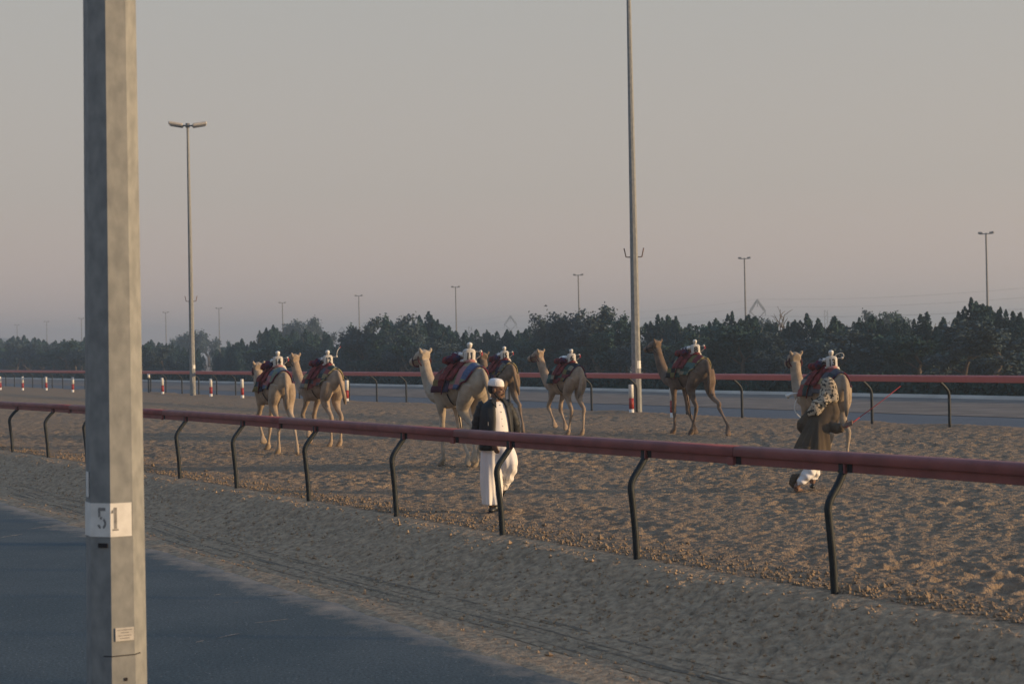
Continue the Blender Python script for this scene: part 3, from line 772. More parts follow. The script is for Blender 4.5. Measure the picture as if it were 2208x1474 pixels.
for k, (px, py, lab) in enumerate(((1635, 645, 'nearest lattice power pylon with a diamond head above the trees at the right'), (1102, 680, 'middle lattice power pylon with a diamond head above the trees'), (738, 704, 'faintest lattice power pylon with a diamond head between tree clumps at the left'))):
    yh = 752 - 0.0205 * (px - 1104); Zd = 3373 * (18 - 2.12) / (yh - py)
    o = pyl if k == 0 else copy_tree(pyl)
    p = at_depth(px, yh, Zd); o.location = (p.x, p.y, 0); o.rotation_euler.z = R(14)
    tag(o, lab, 'pylon', 'power pylons in the distance'); pys.append(Vector((p.x, p.y, 0)))
pn = pys[0] + (pys[0] - pys[1]) * 0.9        # next pylon, outside the frame
wires = empty('power_lines', pys[0]); tag(wires, 'thin power lines hanging between the distant pylons', 'power lines')
chain = [pn] + pys + [pys[2] + (pys[2] - pys[1])]
chain = chain[:4]
for (x, z) in ((0, 15.4), (-3.0, 12.2), (3.0, 12.2), (0, 18.05)):
    for a, b in zip(chain[:-1], chain[1:]):
        o3 = Vector((x * math.cos(R(14)), x * math.sin(R(14)), z)); mb = MB()
        mb.tube([a + (b - a) * u + o3 - Vector((0, 0, 4 * 2.2 * u * (1 - u))) - pys[0] for u in np.linspace(0, 1, 15)], 0.026, 4)
        mb.build('wire', M['steel'], wires)
for px, top, lab in ((1781, 668, 'small faint lattice mast behind the trees at the right'), (1014, 704, 'small faint lattice mast behind the trees left of the middle pylon')):
    p = at_depth(px, top, 600); mb = MB()
    for a in (-0.6, 0.6): mb.tube([(a, 0, 0), (a, 0, p.z)], 0.11, 4)
    for k in range(10): mb.tube([(-0.6 * (-1) ** k, 0, p.z * k / 10), (0.6 * (-1) ** k, 0, p.z * (k + 1) / 10)], 0.09, 4)
    tag(mb.build('lattice_mast', M['steel'], loc=(p.x, p.y, 0)), lab, 'mast')
# ------------------------------------------------------------------ trees
rng = np.random.default_rng(5)
def leaf_quads(P, Nrm, size, jitter=0.8, aspect=1.6):
    n = len(P)
    d = Nrm + rng.normal(0, jitter, (n, 3)); d /= np.linalg.norm(d, axis=1)[:, None] + 1e-9
    a = np.cross(d, rng.normal(0, 1, (n, 3))); a /= np.linalg.norm(a, axis=1)[:, None] + 1e-9
    b = np.cross(d, a)
    s = (size * rng.uniform(0.6, 1.35, n))[:, None]
    V = np.stack([P - a * s * aspect / 2, P + b * s / 2, P + a * s * aspect / 2, P - b * s / 2], 1).reshape(-1, 3)
    return V, np.arange(n * 4).reshape(-1, 4)
def spire_tree(seed, H=5.0, W=2.2, n=5200, size=0.15):
    """dense evergreen made of several upright pointed plumes"""
    global rng
    rng = np.random.default_rng(seed)
    nl = rng.integers(7, 12); P = []; Nn = []
    lobes = []
    for k in range(nl):
        an = rng.uniform(0, 6.28); d = W * 0.5 * math.sqrt(rng.uniform(0, 0.75))
        h = H * rng.uniform(0.55, 0.97) if k else H
        lobes.append((d * math.cos(an) if k else 0, d * math.sin(an) if k else 0, h, W * rng.uniform(0.22, 0.36)))
    cl = rng.uniform(0.5, 1.3, (nl, 12, 6))
    for k in range(n):
        i = rng.integers(nl); x, y, h, r = lobes[i]
        u = rng.uniform(0, 1) ** 0.85; an = rng.uniform(0, 6.28)
        prof = min(1.0, 1.3 * (1 - u) ** 0.6) * (0.8 + 0.2 * min(1, u / 0.18))
        rr = r * prof * cl[i, int(u * 11.99), int(an / 6.284 * 6)] * rng.uniform(0.62, 1.05)
        P.append((x + rr * math.cos(an), y + rr * math.sin(an), 0.15 + u * h * 0.97)); Nn.append((math.cos(an), math.sin(an), 0.45))
    V, F_ = leaf_quads(np.array(P), np.array(Nn), size)
    return V, F_
def branchy(seed, H, W, nb, leafy, size, droop=0.15, dens=26):
    """spreading tree: forking limbs with fine foliage along the twigs"""
    global rng
    rng = np.random.default_rng(seed)
    limbs = []; tips = []
    def grow(p, d, r, l, lev):
        pts = [p]; rr = [r]
        for k in range(4):
            d = (d + Vector(rng.normal(0, 0.16, 3)) + Vector((0, 0, 0.04 if lev < 2 else -droop * 0.3))).normalized()
            p = p + d * (l / 4); pts.append(p); rr.append(r * (1 - 0.14 * (k + 1)))
            if lev >= 2: tips.append((p, d, l))
        limbs.append((pts, rr))
        if lev < 3:
            for k in range(nb if lev else nb + 1):
                a = Vector(rng.normal(0, 1, 3)); a.z = abs(a.z) * (0.35 if lev < 1 else 0.2)
                nd = (d * 0.75 + a.normalized() * 0.75).normalized()
                grow(pts[-1 - (k % 3)] , nd, r * 0.55, l * rng.uniform(0.6, 0.85), lev + 1)
    grow(Vector((0, 0, -0.1)), Vector((rng.normal(0, 0.08), rng.normal(0, 0.08), 1)), 0.035 * H, H * 0.3, 0)
    mx = max(p.z for p, d, l in tips); mw = max(math.hypot(p.x, p.y) for p, d, l in tips)
    fz, fw = H / mx, W / 2 / mw
    mb = MB()
    for pts, rr in limbs: mb.tube([(p.x * fw, p.y * fw, p.z * fz) for p in pts], [max(0.012, r) for r in rr], 5)
    V = F_ = None
    if leafy:
        P, Nn = [], []
        for p, d, l in tips:
            for k in range(dens):
                q = Vector(rng.normal(0, 1, 3)) * l * 0.20
                P.append(((p.x + q.x) * fw, (p.y + q.y) * fw, max(0.1, (p.z + q.z) * fz - abs(q.x) * 0.1))); Nn.append((q.x, q.y, q.z + 0.3))
        V, F_ = leaf_quads(np.array(P), np.array(Nn), size)
    return mb, V, F_
def trunk_mesh(H):
    mb = MB()
    mb.tube([(0, 0, -0.2), (0.03, 0.02, H * 0.25), (0, 0.04, H * 0.55), (0, 0, H * 0.85)], [0.13, 0.10, 0.07, 0.025], 7)
    for k in range(5):
        a = k * 1.26 + 0.4
        mb.tube([(0, 0, H * (0.15 + 0.06 * k)), (0.45 * math.cos(a), 0.45 * math.sin(a), H * (0.4 + 0.08 * k)), (0.7 * math.cos(a), 0.7 * math.sin(a), H * (0.6 + 0.06 * k))], [0.06, 0.04, 0.015], 5)
    return mb.mesh('trunk', M['bark'])
SP = []
for k in range(7):
    V, F_ = spire_tree(100 + k, 5.0, 2.9 + 0.3 * (k % 3), 7500, 0.14)
    SP.append((np_mesh('crown', V, F_, M['leaf_mid' if k % 3 == 2 else 'leaf_dark'], False), trunk_mesh(5.0)))
BR = []
for k in range(5):
    mb, V, F_ = branchy(200 + k, 4.0, 4.2, 3, True, 0.12, dens=30)
    BR.append((np_mesh('crown', V, F_, M['leaf_grey' if k % 2 == 0 else 'leaf_mid'], False), mb.mesh('trunk', M['bark'])))
mbb, _, _ = branchy(300, 5.0, 3.4, 3, False, 0.1)
BARE = mbb.mesh('branches', M['bark'])
def put_tree(name, kind, px, top_py, t, label, group, wide=1.0, H0=5.0, base=0.0):
    """stands on the ground where the line of sight through px crosses distance t across the track"""
    yh = 752 - 0.0205 * (px - 1104)
    q = (px - 1104) / 3373.0
    Y = t / (q * math.cos(TA) + math.sin(TA))
    H = 2.12 + (yh - top_py) / 3373.0 * Y
    H = max(1.0, H)
    o = empty(name, (q * Y, Y, base - 0.05), random.uniform(0, 6.28))
    k = H / H0
    w = k * wide * random.uniform(0.9, 1.12)
    o.scale = (w, w, k)
    if kind is BARE: link('branches', BARE, o)
    else:
        link('crown', kind[0], o); link('trunk', kind[1], o)
    return tag(o, label, 'tree', group)
SKX = [-60, 0, 60, 110, 170, 240, 310, 380, 430, 500, 520, 560, 600, 650, 700, 722, 750, 780, 820, 870, 900, 925, 950, 972, 1000, 1060, 1100, 1150, 1200, 1260, 1300, 1340, 1375, 1420, 1460, 1500, 1530, 1580, 1620, 1660, 1690, 1740, 1800, 1860, 1910, 1960, 2000, 2050, 2095, 2130, 2160, 2185, 2260]
SKY = [735, 728, 722, 732, 723, 738, 730, 738, 742, 738, 726, 712, 703, 706, 708, 742, 730, 712, 690, 686, 680, 672, 690, 710, 711, 708, 710, 703, 698, 702, 700, 700, 696, 677, 680, 694, 690, 671, 678, 694, 690, 676, 680, 682, 680, 686, 672, 684, 640, 668, 664, 662, 676]
random.seed(11)
# front rank of evergreens, one behind another along the far side
s_ = 50.0
while s_ < 312:
    t_ = 66 + random.uniform(-3, 3)
    P_ = ST(s_, t_); px = 1104 + 3373 * P_.x / P_.y
    if -70 < px < 2290:
        top = float(np.interp(px, SKX, SKY)) + random.uniform(-2, 9) 
        put_tree('evergreen_tree', random.choice(SP), px, top, t_, 'dark evergreen tree with pointed plumes in the dense row beyond the far hedge', 'evergreen trees in the row beyond the far hedge', 0.95 if P_.y < 200 else 1.15)
        if random.random() < 0.95:
            put_tree('evergreen_tree', random.choice(SP), px + random.uniform(-12, 12), float(np.interp(px, SKX, SKY)) + random.uniform(6, 16), t_ + 9, 'dark evergreen tree with pointed plumes in the dense row beyond the far hedge', 'evergreen trees in the row beyond the far hedge', 1.0)
    s_ += random.uniform(1.9, 2.8) * (1.0 if s_ < 150 else 1.45)
for px, top in ((2095, 640), (2158, 660), (2000, 671), (1580, 670), (1420, 676), (1440, 678), (1880, 678), (925, 671), (905, 679), (945, 688), (1740, 674), (1800, 680), (590, 700), (560, 712), (575, 706), (1615, 677), (1675, 693), (1700, 691), (1715, 688), (1950, 688), (1972, 686), (1530, 692), (1935, 684), (2035, 682), (2060, 684), (2078, 676), (2122, 670), (2185, 670), (2202, 672), (2225, 678), (1240, 694), (1275, 690), (985, 714), (1005, 711), (1028, 709), (1050, 710), (1072, 713), (1094, 709), (1118, 711), (1142, 704)):
    put_tree('evergreen_tree', random.choice(SP), px, top, 64 + random.uniform(-1, 2), 'dark evergreen tree with pointed plumes in the dense row beyond the far hedge', 'evergreen trees in the row beyond the far hedge', 0.62 if top < 662 else 0.85)
# grey-green spreading thorn trees in front of and among them
s_ = 46.0
while s_ < 300:
    t_ = 56.5 + random.uniform(-2.5, 2.5)
    P_ = ST(s_, t_); px = 1104 + 3373 * P_.x / P_.y
    if -70 < px < 2290 and not 395 < px < 505:
        top = float(np.interp(px, SKX, SKY)) + random.uniform(24, 58) * (1 if px > 500 else 0.45)
        put_tree('thorn_tree', random.choice(BR), px, top, t_, 'grey-green bushy thorn tree in front of the evergreen row', 'thorn trees in front of the evergreen row', 1.7, 4.0)
    s_ += random.uniform(2.6, 4.2)
for px, top in ((1180, 683), (1215, 680), (1255, 675), (1292, 667), (1330, 682), (1350, 690), (790, 690), (830, 685), (760, 704), (865, 684)):
    put_tree('thorn_tree', random.choice(BR), px, top, 60 + random.uniform(-1.5, 1.5), 'tall feathery thorn tree rising among the evergreens', 'tall thorn trees among the evergreens', 0.95, 4.0)
for px, top in ((380, 726), (420, 716), (450, 714), (500, 736), (640, 694), (665, 690), (690, 697), (1890, 674), (1915, 676), (985, 716), (1640, 690)):
    put_tree('thorn_tree', random.choice(BR), px, top, 104 + random.uniform(-6, 6), 'hazy round-topped tree standing farther back behind the row', 'hazy trees farther back', 1.0, 4.0)
put_tree('bare_tree', BARE, 1697, 658, 80, 'leafless tree showing its bare twigs above the evergreens at the right', None, 1.0)
put_tree('bare_tree', BARE, 700, 716, 82, 'leafless low tree in the gap below the faintest pylon', None, 1.5)
# low hedge along the far side of the verge
rng = np.random.default_rng(77)
n = 52000
ss = 15 + (rng.uniform(0, 1, n) ** 1.6) * 300
u = rng.uniform(0, 1, n)
tt = np.where(u < 0.55, 43.9 + rng.normal(0, 0.06, n), 43.9 + rng.uniform(0, 2.2, n)) - 0.00010 * np.clip(ss - 60, 0, None) ** 2 * 0.0
hh = 0.66 + 0.05 * vn(ss * 0.4, ss * 0, 3)
zz = np.where(u < 0.55, rng.uniform(0.0, 1, n) * hh, hh + rng.normal(0, 0.035, n))
P = np.stack([US.x * ss + VT.x * tt, US.y * ss + VT.y * tt, zz], -1)
Nn = np.where((u < 0.55)[:, None], np.array([[-VT.x, -VT.y, 0.3]]), np.array([[0, 0, 1.0]]))
V, F_ = leaf_quads(P, Nn, 0.16, 0.6)
hroot = empty('hedge', ST(60, 45)); tag(hroot, 'long low dark green clipped hedge on the far side of the verge', 'hedge')
hl = link('foliage', np_mesh('foliage', V - np.array(hroot.location), F_, M['hedge'], False), hroot); hl['kind'] = 'stuff'
mb = MB()
mb.loft([[ST(s, 44.02) - hroot.location, ST(s, 44.02, 0.6) - hroot.location, ST(s, 46, 0.6) - hroot.location, ST(s, 46) - hroot.location] for s in np.linspace(15, 315, 40)], smooth=False)
mb.build('branches', M['bark'], hroot)
# a bird
p = at_depth(1177, 660, 120)
bd = empty('bird', p); tag(bd, 'tiny dark bird flying above the trees', 'bird')
mb = MB(); mb.tube([(-0.16, 0, 0), (-0.05, 0, 0.02), (0.06, 0, 0.02), (0.13, 0, 0.01)], [0.012, 0.04, 0.045, 0.015], 6); mb.build('body', M['blackm'], bd)
for sy in (-1, 1):
    mb = MB(); mb.box((0.0, sy * 0.14, 0.05), (0.1, 0.24, 0.012), Matrix.Rotation(R(20) * sy, 3, 'X')); mb.build('wing', M['blackm'], bd)
# ------------------------------------------------------------------ camels, their cloths and the robot jockeys
HIND = {  # stifle, hock, fetlock, toe (x, z) in the animal's own side view
    'stand': ((-.36, 1.06), (-.64, .66), (-.60, .17), (-.50, .04)),
    'fwd':   ((-.27, 1.07), (-.47, .64), (-.30, .17), (-.20, .04)),
    'back':  ((-.50, 1.05), (-.88, .68), (-1.06, .22), (-1.06, .05)),
    'far':   ((-.62, 1.06), (-1.02, .70), (-1.34, .24), (-1.38, .06)),
    'lift':  ((-.26, 1.05), (-.58, .74), (-.62, .33), (-.60, .15)),
}
FRONT = {  # elbow, knee, fetlock, toe
    'stand': ((.43, 1.10), (.46, .62), (.45, .15), (.54, .04)),
    'fwd':   ((.50, 1.10), (.70, .66), (.86, .19), (.98, .05)),
    'back':  ((.40, 1.08), (.28, .62), (.02, .20), (-.02, .05)),
    'lift':  ((.50, 1.08), (.74, .72), (.52, .36), (.44, .22)),
    'swing': ((.46, 1.08), (.60, .66), (.38, .30), (.30, .14)),
}
BODY = [(-.78, 1.56, .05, .05), (-.73, 1.55, .17, .12), (-.62, 1.53, .27, .19), (-.46, 1.54, .31, .215), (-.25, 1.54, .31, .225), (0, 1.50, .35, .255), (.25, 1.45, .375, .265), (.45, 1.41, .37, .24), (.60, 1.38, .33, .20), (.73, 1.36, .25, .145), (.80, 1.34, .10, .07)]
def camel_body(name, m, legs, yaw=0.0, head_up=0.0, tail='hang', seed=0, side_bend=0.0):
    mb = MB()
    rings = []
    for x, z, hz, hy in cr(BODY, 4):
        rg = []
        for k in range(20):
            an = 2 * math.pi * k / 20
            cy, cz = math.cos(an), math.sin(an)
            w = hy * (1 - 0.16 * max(0, cz) ** 2)          # narrower along the spine
            rg.append(Vector((x, w * cy, z + hz * cz)))
        rings.append(rg)
    mb.loft(rings)
    mb.ball((-.06, 0, 1.76), (.34, .14, .15), 14, 10)         # hump
    for sy in (-1, 1):
        mb.ball((-.50, sy * .135, 1.66), (.09, .05, .08), 10, 8)   # hip bones
        mb.ball((.42, sy * .17, 1.42), (.19, .09, .26), 10, 8)    # shoulders
    # neck and head
    Rz = Matrix.Rotation(yaw, 3, 'Z')
    def turn(p, k):
        q = Vector(p) - Vector((.82, 0, 0)); q = Matrix.Rotation(yaw * k, 3, 'Z') @ q
        return q + Vector((.82, side_bend * k, head_up * k))
    nk = [((.55, 0, 1.36), .21, 0), ((.74, 0, 1.29), .185, 0), ((.90, 0, 1.31), .160, .1), ((1.04, 0, 1.42), .138, .25), ((1.14, 0, 1.58), .122, .5), ((1.205, 0, 1.76), .110, .75), ((1.245, 0, 1.92), .105, 1)]
    limb(mb, [(*turn(p, k), r_) for p, r_, k in nk], 14)
    HX = .135
    _turn = turn
    def turn(p, k): return _turn((p[0] + HX, p[1], p[2]), k)
    hd = [((1.04, 0, 2.0), .095), ((1.12, 0, 2.02), .125), ((1.22, 0, 2.0), .115), ((1.32, 0, 1.965), .090), ((1.42, 0, 1.93), .074), ((1.49, 0, 1.905), .074), ((1.535, 0, 1.89), .052)]
    limb(mb, [(*turn(p, 1), r_) for p, r_ in hd], 12)
    limb(mb, [(*turn(p, 1), r_) for p, r_ in (((1.16, 0, 1.94), .065), ((1.30, 0, 1.905), .05), ((1.43, 0, 1.875), .042), ((1.51, 0, 1.862), .035))], 10)
    for sy in (-1, 1):
        mb.ball(turn((1.23, sy * .088, 2.04), 1), .034, 8, 6)
        e0, e1, e2 = turn((1.08, sy * .085, 2.07), 1), turn((1.06, sy * .118, 2.125), 1), turn((1.075, sy * .128, 2.165), 1)
        limb(mb, [(*e0, .030), (*e1, .034), (*e2, .020)], 8, 3)
    # legs: legs = (left front, right front, left hind, right hind)
    for i, (kind, sy) in enumerate(((legs[0], 1), (legs[1], -1))):
        el, kn, fe, to = FRONT[kind]
        y = sy * .135
        rows = [(.46, sy * .15, 1.45, .13), (.46, sy * .16, 1.28, .125), (el[0], sy * .155, el[1], .092), (el[0] * .5 + kn[0] * .5, y, (el[1] + kn[1]) / 2 + .03, .060), (kn[0], y, kn[1] + .05, .058), (kn[0], y, kn[1] - .05, .054), (kn[0] * .5 + fe[0] * .5, y * .97, (kn[1] + fe[1]) / 2, .034), (fe[0], y * .95, fe[1] + .04, .035), (fe[0], y * .95, fe[1], .043)]
        limb(mb, rows, 12)
        d = Vector((to[0] - fe[0], 0, to[1] - fe[1])).normalized()
        f0, t0 = Vector((fe[0], y * .95, fe[1])), Vector((to[0], y * .95, to[1]))
        mb.tube([f0, f0.lerp(t0, .6), t0, t0 + d * .035], [(.042, .042), (.075, .05), (.088, .042), (.05, .03)], 12)
    for i, (kind, sy) in enumerate(((legs[2], 1), (legs[3], -1))):
        st_, hk, fe, to = HIND[kind]
        y = sy * .130
        hip = (-.53 + .25 * (st_[0] + .36), sy * .105, 1.50)
        rows = [(*hip, .165), ((hip[0] + st_[0]) / 2 - .03, sy * .145, 1.27, .150), (st_[0] - .02, sy * .145, st_[1], .112), ((st_[0] * .55 + hk[0] * .45), y, st_[1] * .5 + hk[1] * .5 - .01, .066), (hk[0], y, hk[1] + .05, .050), (hk[0] + .005, y, hk[1] - .04, .050), (hk[0] * .5 + fe[0] * .5, y * .97, (hk[1] + fe[1]) / 2, .032), (fe[0], y * .95, fe[1] + .04, .033), (fe[0], y * .95, fe[1], .041)]
        limb(mb, rows, 12)
        d = Vector((to[0] - fe[0], 0, to[1] - fe[1])).normalized()
        f0, t0 = Vector((fe[0], y * .95, fe[1])), Vector((to[0], y * .95, to[1]))
        mb.tube([f0, f0.lerp(t0, .6), t0, t0 + d * .035], [(.043, .043), (.07, .048), (.082, .042), (.05, .03)], 12)
    # tail
    sw = {'hang': 0.0, 'left': 0.10, 'right': -0.12}[tail]
    limb(mb, [(-.70, 0, 1.74, .05), (-.79, 0, 1.66, .048), (-.83, sw * .3, 1.46, .044), (-.84, sw * .7, 1.26, .046), (-.83, sw, 1.10, .048), (-.82, sw * 1.2, .97, .018)], 9)
    me = fuse(mb, 'body', 0.0155, m, 4, 0.5)
    a = coords(me)
    n_ = 0.006 * vn(a[:, 0] * 7 + seed, a[:, 2] * 7 + a[:, 1] * 5, seed)      # uneven coat
    a[:, 1] += np.sign(a[:, 1]) * n_
    set_coords(me, a)
    x, y, z = a[:, 0], a[:, 1], a[:, 2]
    c = 1.0 + 0.15 * vn(x * 4 + seed, z * 4 + y * 3, seed + 3)                  # the coat's own markings
    c *= 1 - 0.20 * np.clip((z - 1.62) / 0.25, 0, 1) * (x < .6)                # darker back and hump
    c *= 1 + 0.12 * np.clip((1.25 - z) / 0.5, 0, 1)                            # paler legs and belly
    c *= 1 - 0.55 * np.clip((-.775 - x) / .03, 0, 1) * np.clip((1.22 - z) / .15, 0, 1) * (np.abs(y) < .14) * (z > .93)   # tail tuft
    for (kx, kz) in [FRONT[k_][1] for k_ in legs[:2]]:
        c *= 1 - 0.35 * np.exp(-((x - kx) ** 2 + (z - kz) ** 2) / .0022)      # knee pads
    c *= 1 - 0.15 * np.clip(vn(x * 9, z * 9 + y * 6, seed + 8) - .2, 0, 1)
    at = me.attributes.new('markings', 'FLOAT_COLOR', 'POINT')
    w = np.stack([c, c * .985, c * .96, np.ones_like(c)], -1)
    at.data.foreach_set('color', np.ascontiguousarray(w, np.float32).ravel())
    return me, turn
def drape(bvh, x, phi, off, z0=1.42):
    d = Vector((0, math.sin(phi), math.cos(phi)))
    h = bvh.ray_cast(Vector((x, 0, z0)) + d * 1.2, -d, 1.2)
    p = h[0] if h[0] is not None else Vector((x, 0, z0)) + d * 0.3
    return p + d * off
def cloth(bvh, x0f, x1f, p0, p1, nx, np_, off, name, m, parent, pal=None, seed=0, z0=1.42, hem=0.0):
    """cloth laid over the back; pal colours its patches"""
    rnd = random.Random(seed); V, F_, C_ = [], [], []
    for i in range(nx + 1):
        for j in range(np_ + 1):
            ph = p0 + (p1 - p0) * j / np_; u = abs(2 * j / np_ - 1)
            x = x0f(u) + (x1f(u) - x0f(u)) * i / nx
            w = 0.010 * math.sin(9 * ph + 14 * x + seed) + 0.008 * math.sin(23 * x + 5 * ph)
            lift = 0.0 if 0 < i < nx and 0 < j < np_ else -0.004
            p = drape(bvh, x, ph, off + abs(w) + lift + 0.03 * max(0, u - .75) / .25, z0)
            V.append(p)
    for i in range(nx):
        for j in range(np_):
            a = i * (np_ + 1) + j
            F_.append((a, a + 1, a + np_ + 2, a + np_ + 1))
    mb = MB(); mb.add(V, F_)
    me = mb.mesh(name, m)
    if pal:
        at = me.attributes.new('patch', 'FLOAT_COLOR', 'FACE')
        gx, gp = 3, 3
        cells = {}
        for k, f in enumerate(F_):
            i, j = divmod(k, np_)
            key = (i // gx, j // gp)
            if key not in cells: cells[key] = rnd.choice(pal)
            at.data[k].color = (*cells[key], 1)
    o = link(name, me, parent)
    md = o.modifiers.new('s', 'SOLIDIFY'); md.thickness = 0.012; md.offset = 1
    return o
M['blanket'] = mat('blanket_cloth', (1, 1, 1), (0.72, 0.72, 0.72), 30, 0.95, 0.3, 90, attr='patch', spec=0.1)
M['redcloth'] = mat('red_cloth', (0.23, 0.045, 0.042), (0.08, 0.024, 0.028), 14, 0.9, 0.3, 60, spec=0.1)
M['navy'] = mat('navy_cloth', (0.03, 0.035, 0.075), (0.10, 0.02, 0.035), 7, 0.9, contrast=(0.45, 0.55), spec=0.1)
M['hem'] = mat('hem_braid', (0.26, 0.22, 0.10), (0.05, 0.06, 0.06), 16, 0.9, contrast=(0.45, 0.55))
M['pinkcloth'] = mat('pink_cloth', (0.40, 0.20, 0.18), (0.32, 0.14, 0.13), 9, 0.9, spec=0.1)
M['harness'] = mat('harness', (0.10, 0.018, 0.02), (0.035, 0.02, 0.022), 20, 0.8)
M['harnessb'] = mat('dark_harness', (0.025, 0.022, 0.024), (0.015, 0.015, 0.016), 20, 0.8)
M['robot'] = mat('robot_white', (0.60, 0.565, 0.51), (0.44, 0.41, 0.375), 10, 0.6, 0.2, 30)
M['ink'] = mat('number_ink', (0.012, 0.012, 0.014), (0.018, 0.018, 0.02))
M['pattern'] = mat('black_white_cloth', (0.36, 0.33, 0.32), (0.025, 0.02, 0.026), 34, 0.9, contrast=(0.47, 0.53), spec=0.1)
M['whipred'] = mat('whip_red', (0.5, 0.06, 0.07))
def coat(name, a, b):
    gy = lambda c: tuple(q * .80 + (sum(c) / 3) * .20 for q in c)
    a, b = gy(a), gy(b)
    return mat(name, tuple(q * .86 for q in a), tuple(q * .80 for q in b), 7, 0.95, 0.5, 45, 8, spec=0.08, bdist=0.01, sheen=0.1, attr='markings')
PASTEL = [(.38, .18, .185), (.10, .135, .23), (.16, .21, .215), (.35, .29, .18), (.33, .14, .15), (.20, .22, .155), (.125, .155, .20)]
PLAID = [(.23, .06, .06), (.045, .06, .068), (.30, .245, .14), (.20, .195, .18), (.045, .07, .06), (.26, .085, .075), (.10, .10, .12)]
DARKP = [(.13, .025, .032), (.03, .03, .05), (.07, .055, .10), (.035, .06, .055), (.18, .14, .06), (.07, .025, .04), (.20, .10, .08), (.15, .14, .12), (.19, .05, .05)]
TEAL = [(.085, .15, .14), (.025, .025, .03), (.18, .045, .05), (.25, .22, .16), (.05, .085, .075), (.17, .15, .06)]
CAMELS = [
 # number, rump pixel & foot line, distance, relative heading, size, coat, legs LF RF LH RH, head yaw, up, tail, palette, robot facing, whip
 dict(n='14', px=590, Y=33.7, hd=27, sc=.985, coat=((.43, .325, .225), (.34, .25, .17)), legs=('lift', 'fwd', 'stand', 'back'), yaw=R(-6), up=-.15, pal=PASTEL, whip='down', tail='hang', coatw='tan camel with a pale flank'),
 dict(n='12', px=694, Y=35.8, hd=35, sc=.985, coat=((.42, .31, .215), (.32, .235, .165)), legs=('lift', 'fwd', 'stand', 'stand'), yaw=R(10), up=.02, pal=PLAID, whip='up', tail='right', coatw='tan camel with a bushy low tail'),
 dict(n='11', px=992, Y=28.4, hd=33, sc=1.02, coat=((.47, .385, .29), (.38, .305, .225)), legs=('stand', 'back', 'lift', 'fwd'), yaw=R(4), up=-.02, pal=PASTEL, whip='side', tail='right', coatw='pale cream camel'),
 dict(n='15', px=1078, Y=40.3, hd=24, sc=.99, coat=((.27, .19, .128), (.18, .125, .085)), legs=('stand', 'fwd', 'stand', 'back'), yaw=R(-8), up=-.06, pal=DARKP, whip='side', tail='right', coatw='brown camel partly hidden behind the man'),
 dict(n='6', px=1220, Y=38.2, hd=27, sc=.945, coat=((.41, .30, .205), (.32, .225, .155)), legs=('lift', 'swing', 'fwd', 'stand'), yaw=R(16), up=.08, pal=TEAL, whip='side', tail='left', coatw='slim tan camel'),
 dict(n='8', px=1484, Y=37.3, hd=27, sc=1.02, coat=((.215, .145, .10), (.135, .092, .064)), legs=('stand', 'back', 'fwd', 'far'), yaw=R(12), up=.10, pal=TEAL, whip='side', tail='hang', coatw='dark brown camel with one hind leg stretched far back'),
 dict(n='13', px=1776, Y=27.0, hd=17, sc=.90, coat=((.42, .325, .232), (.33, .25, .172)), legs=('lift', 'fwd', 'fwd', 'stand'), yaw=R(-4), up=.06, pal=PLAID, whip='loop', tail='hang', coatw='light tan camel driven by the running man'),
]
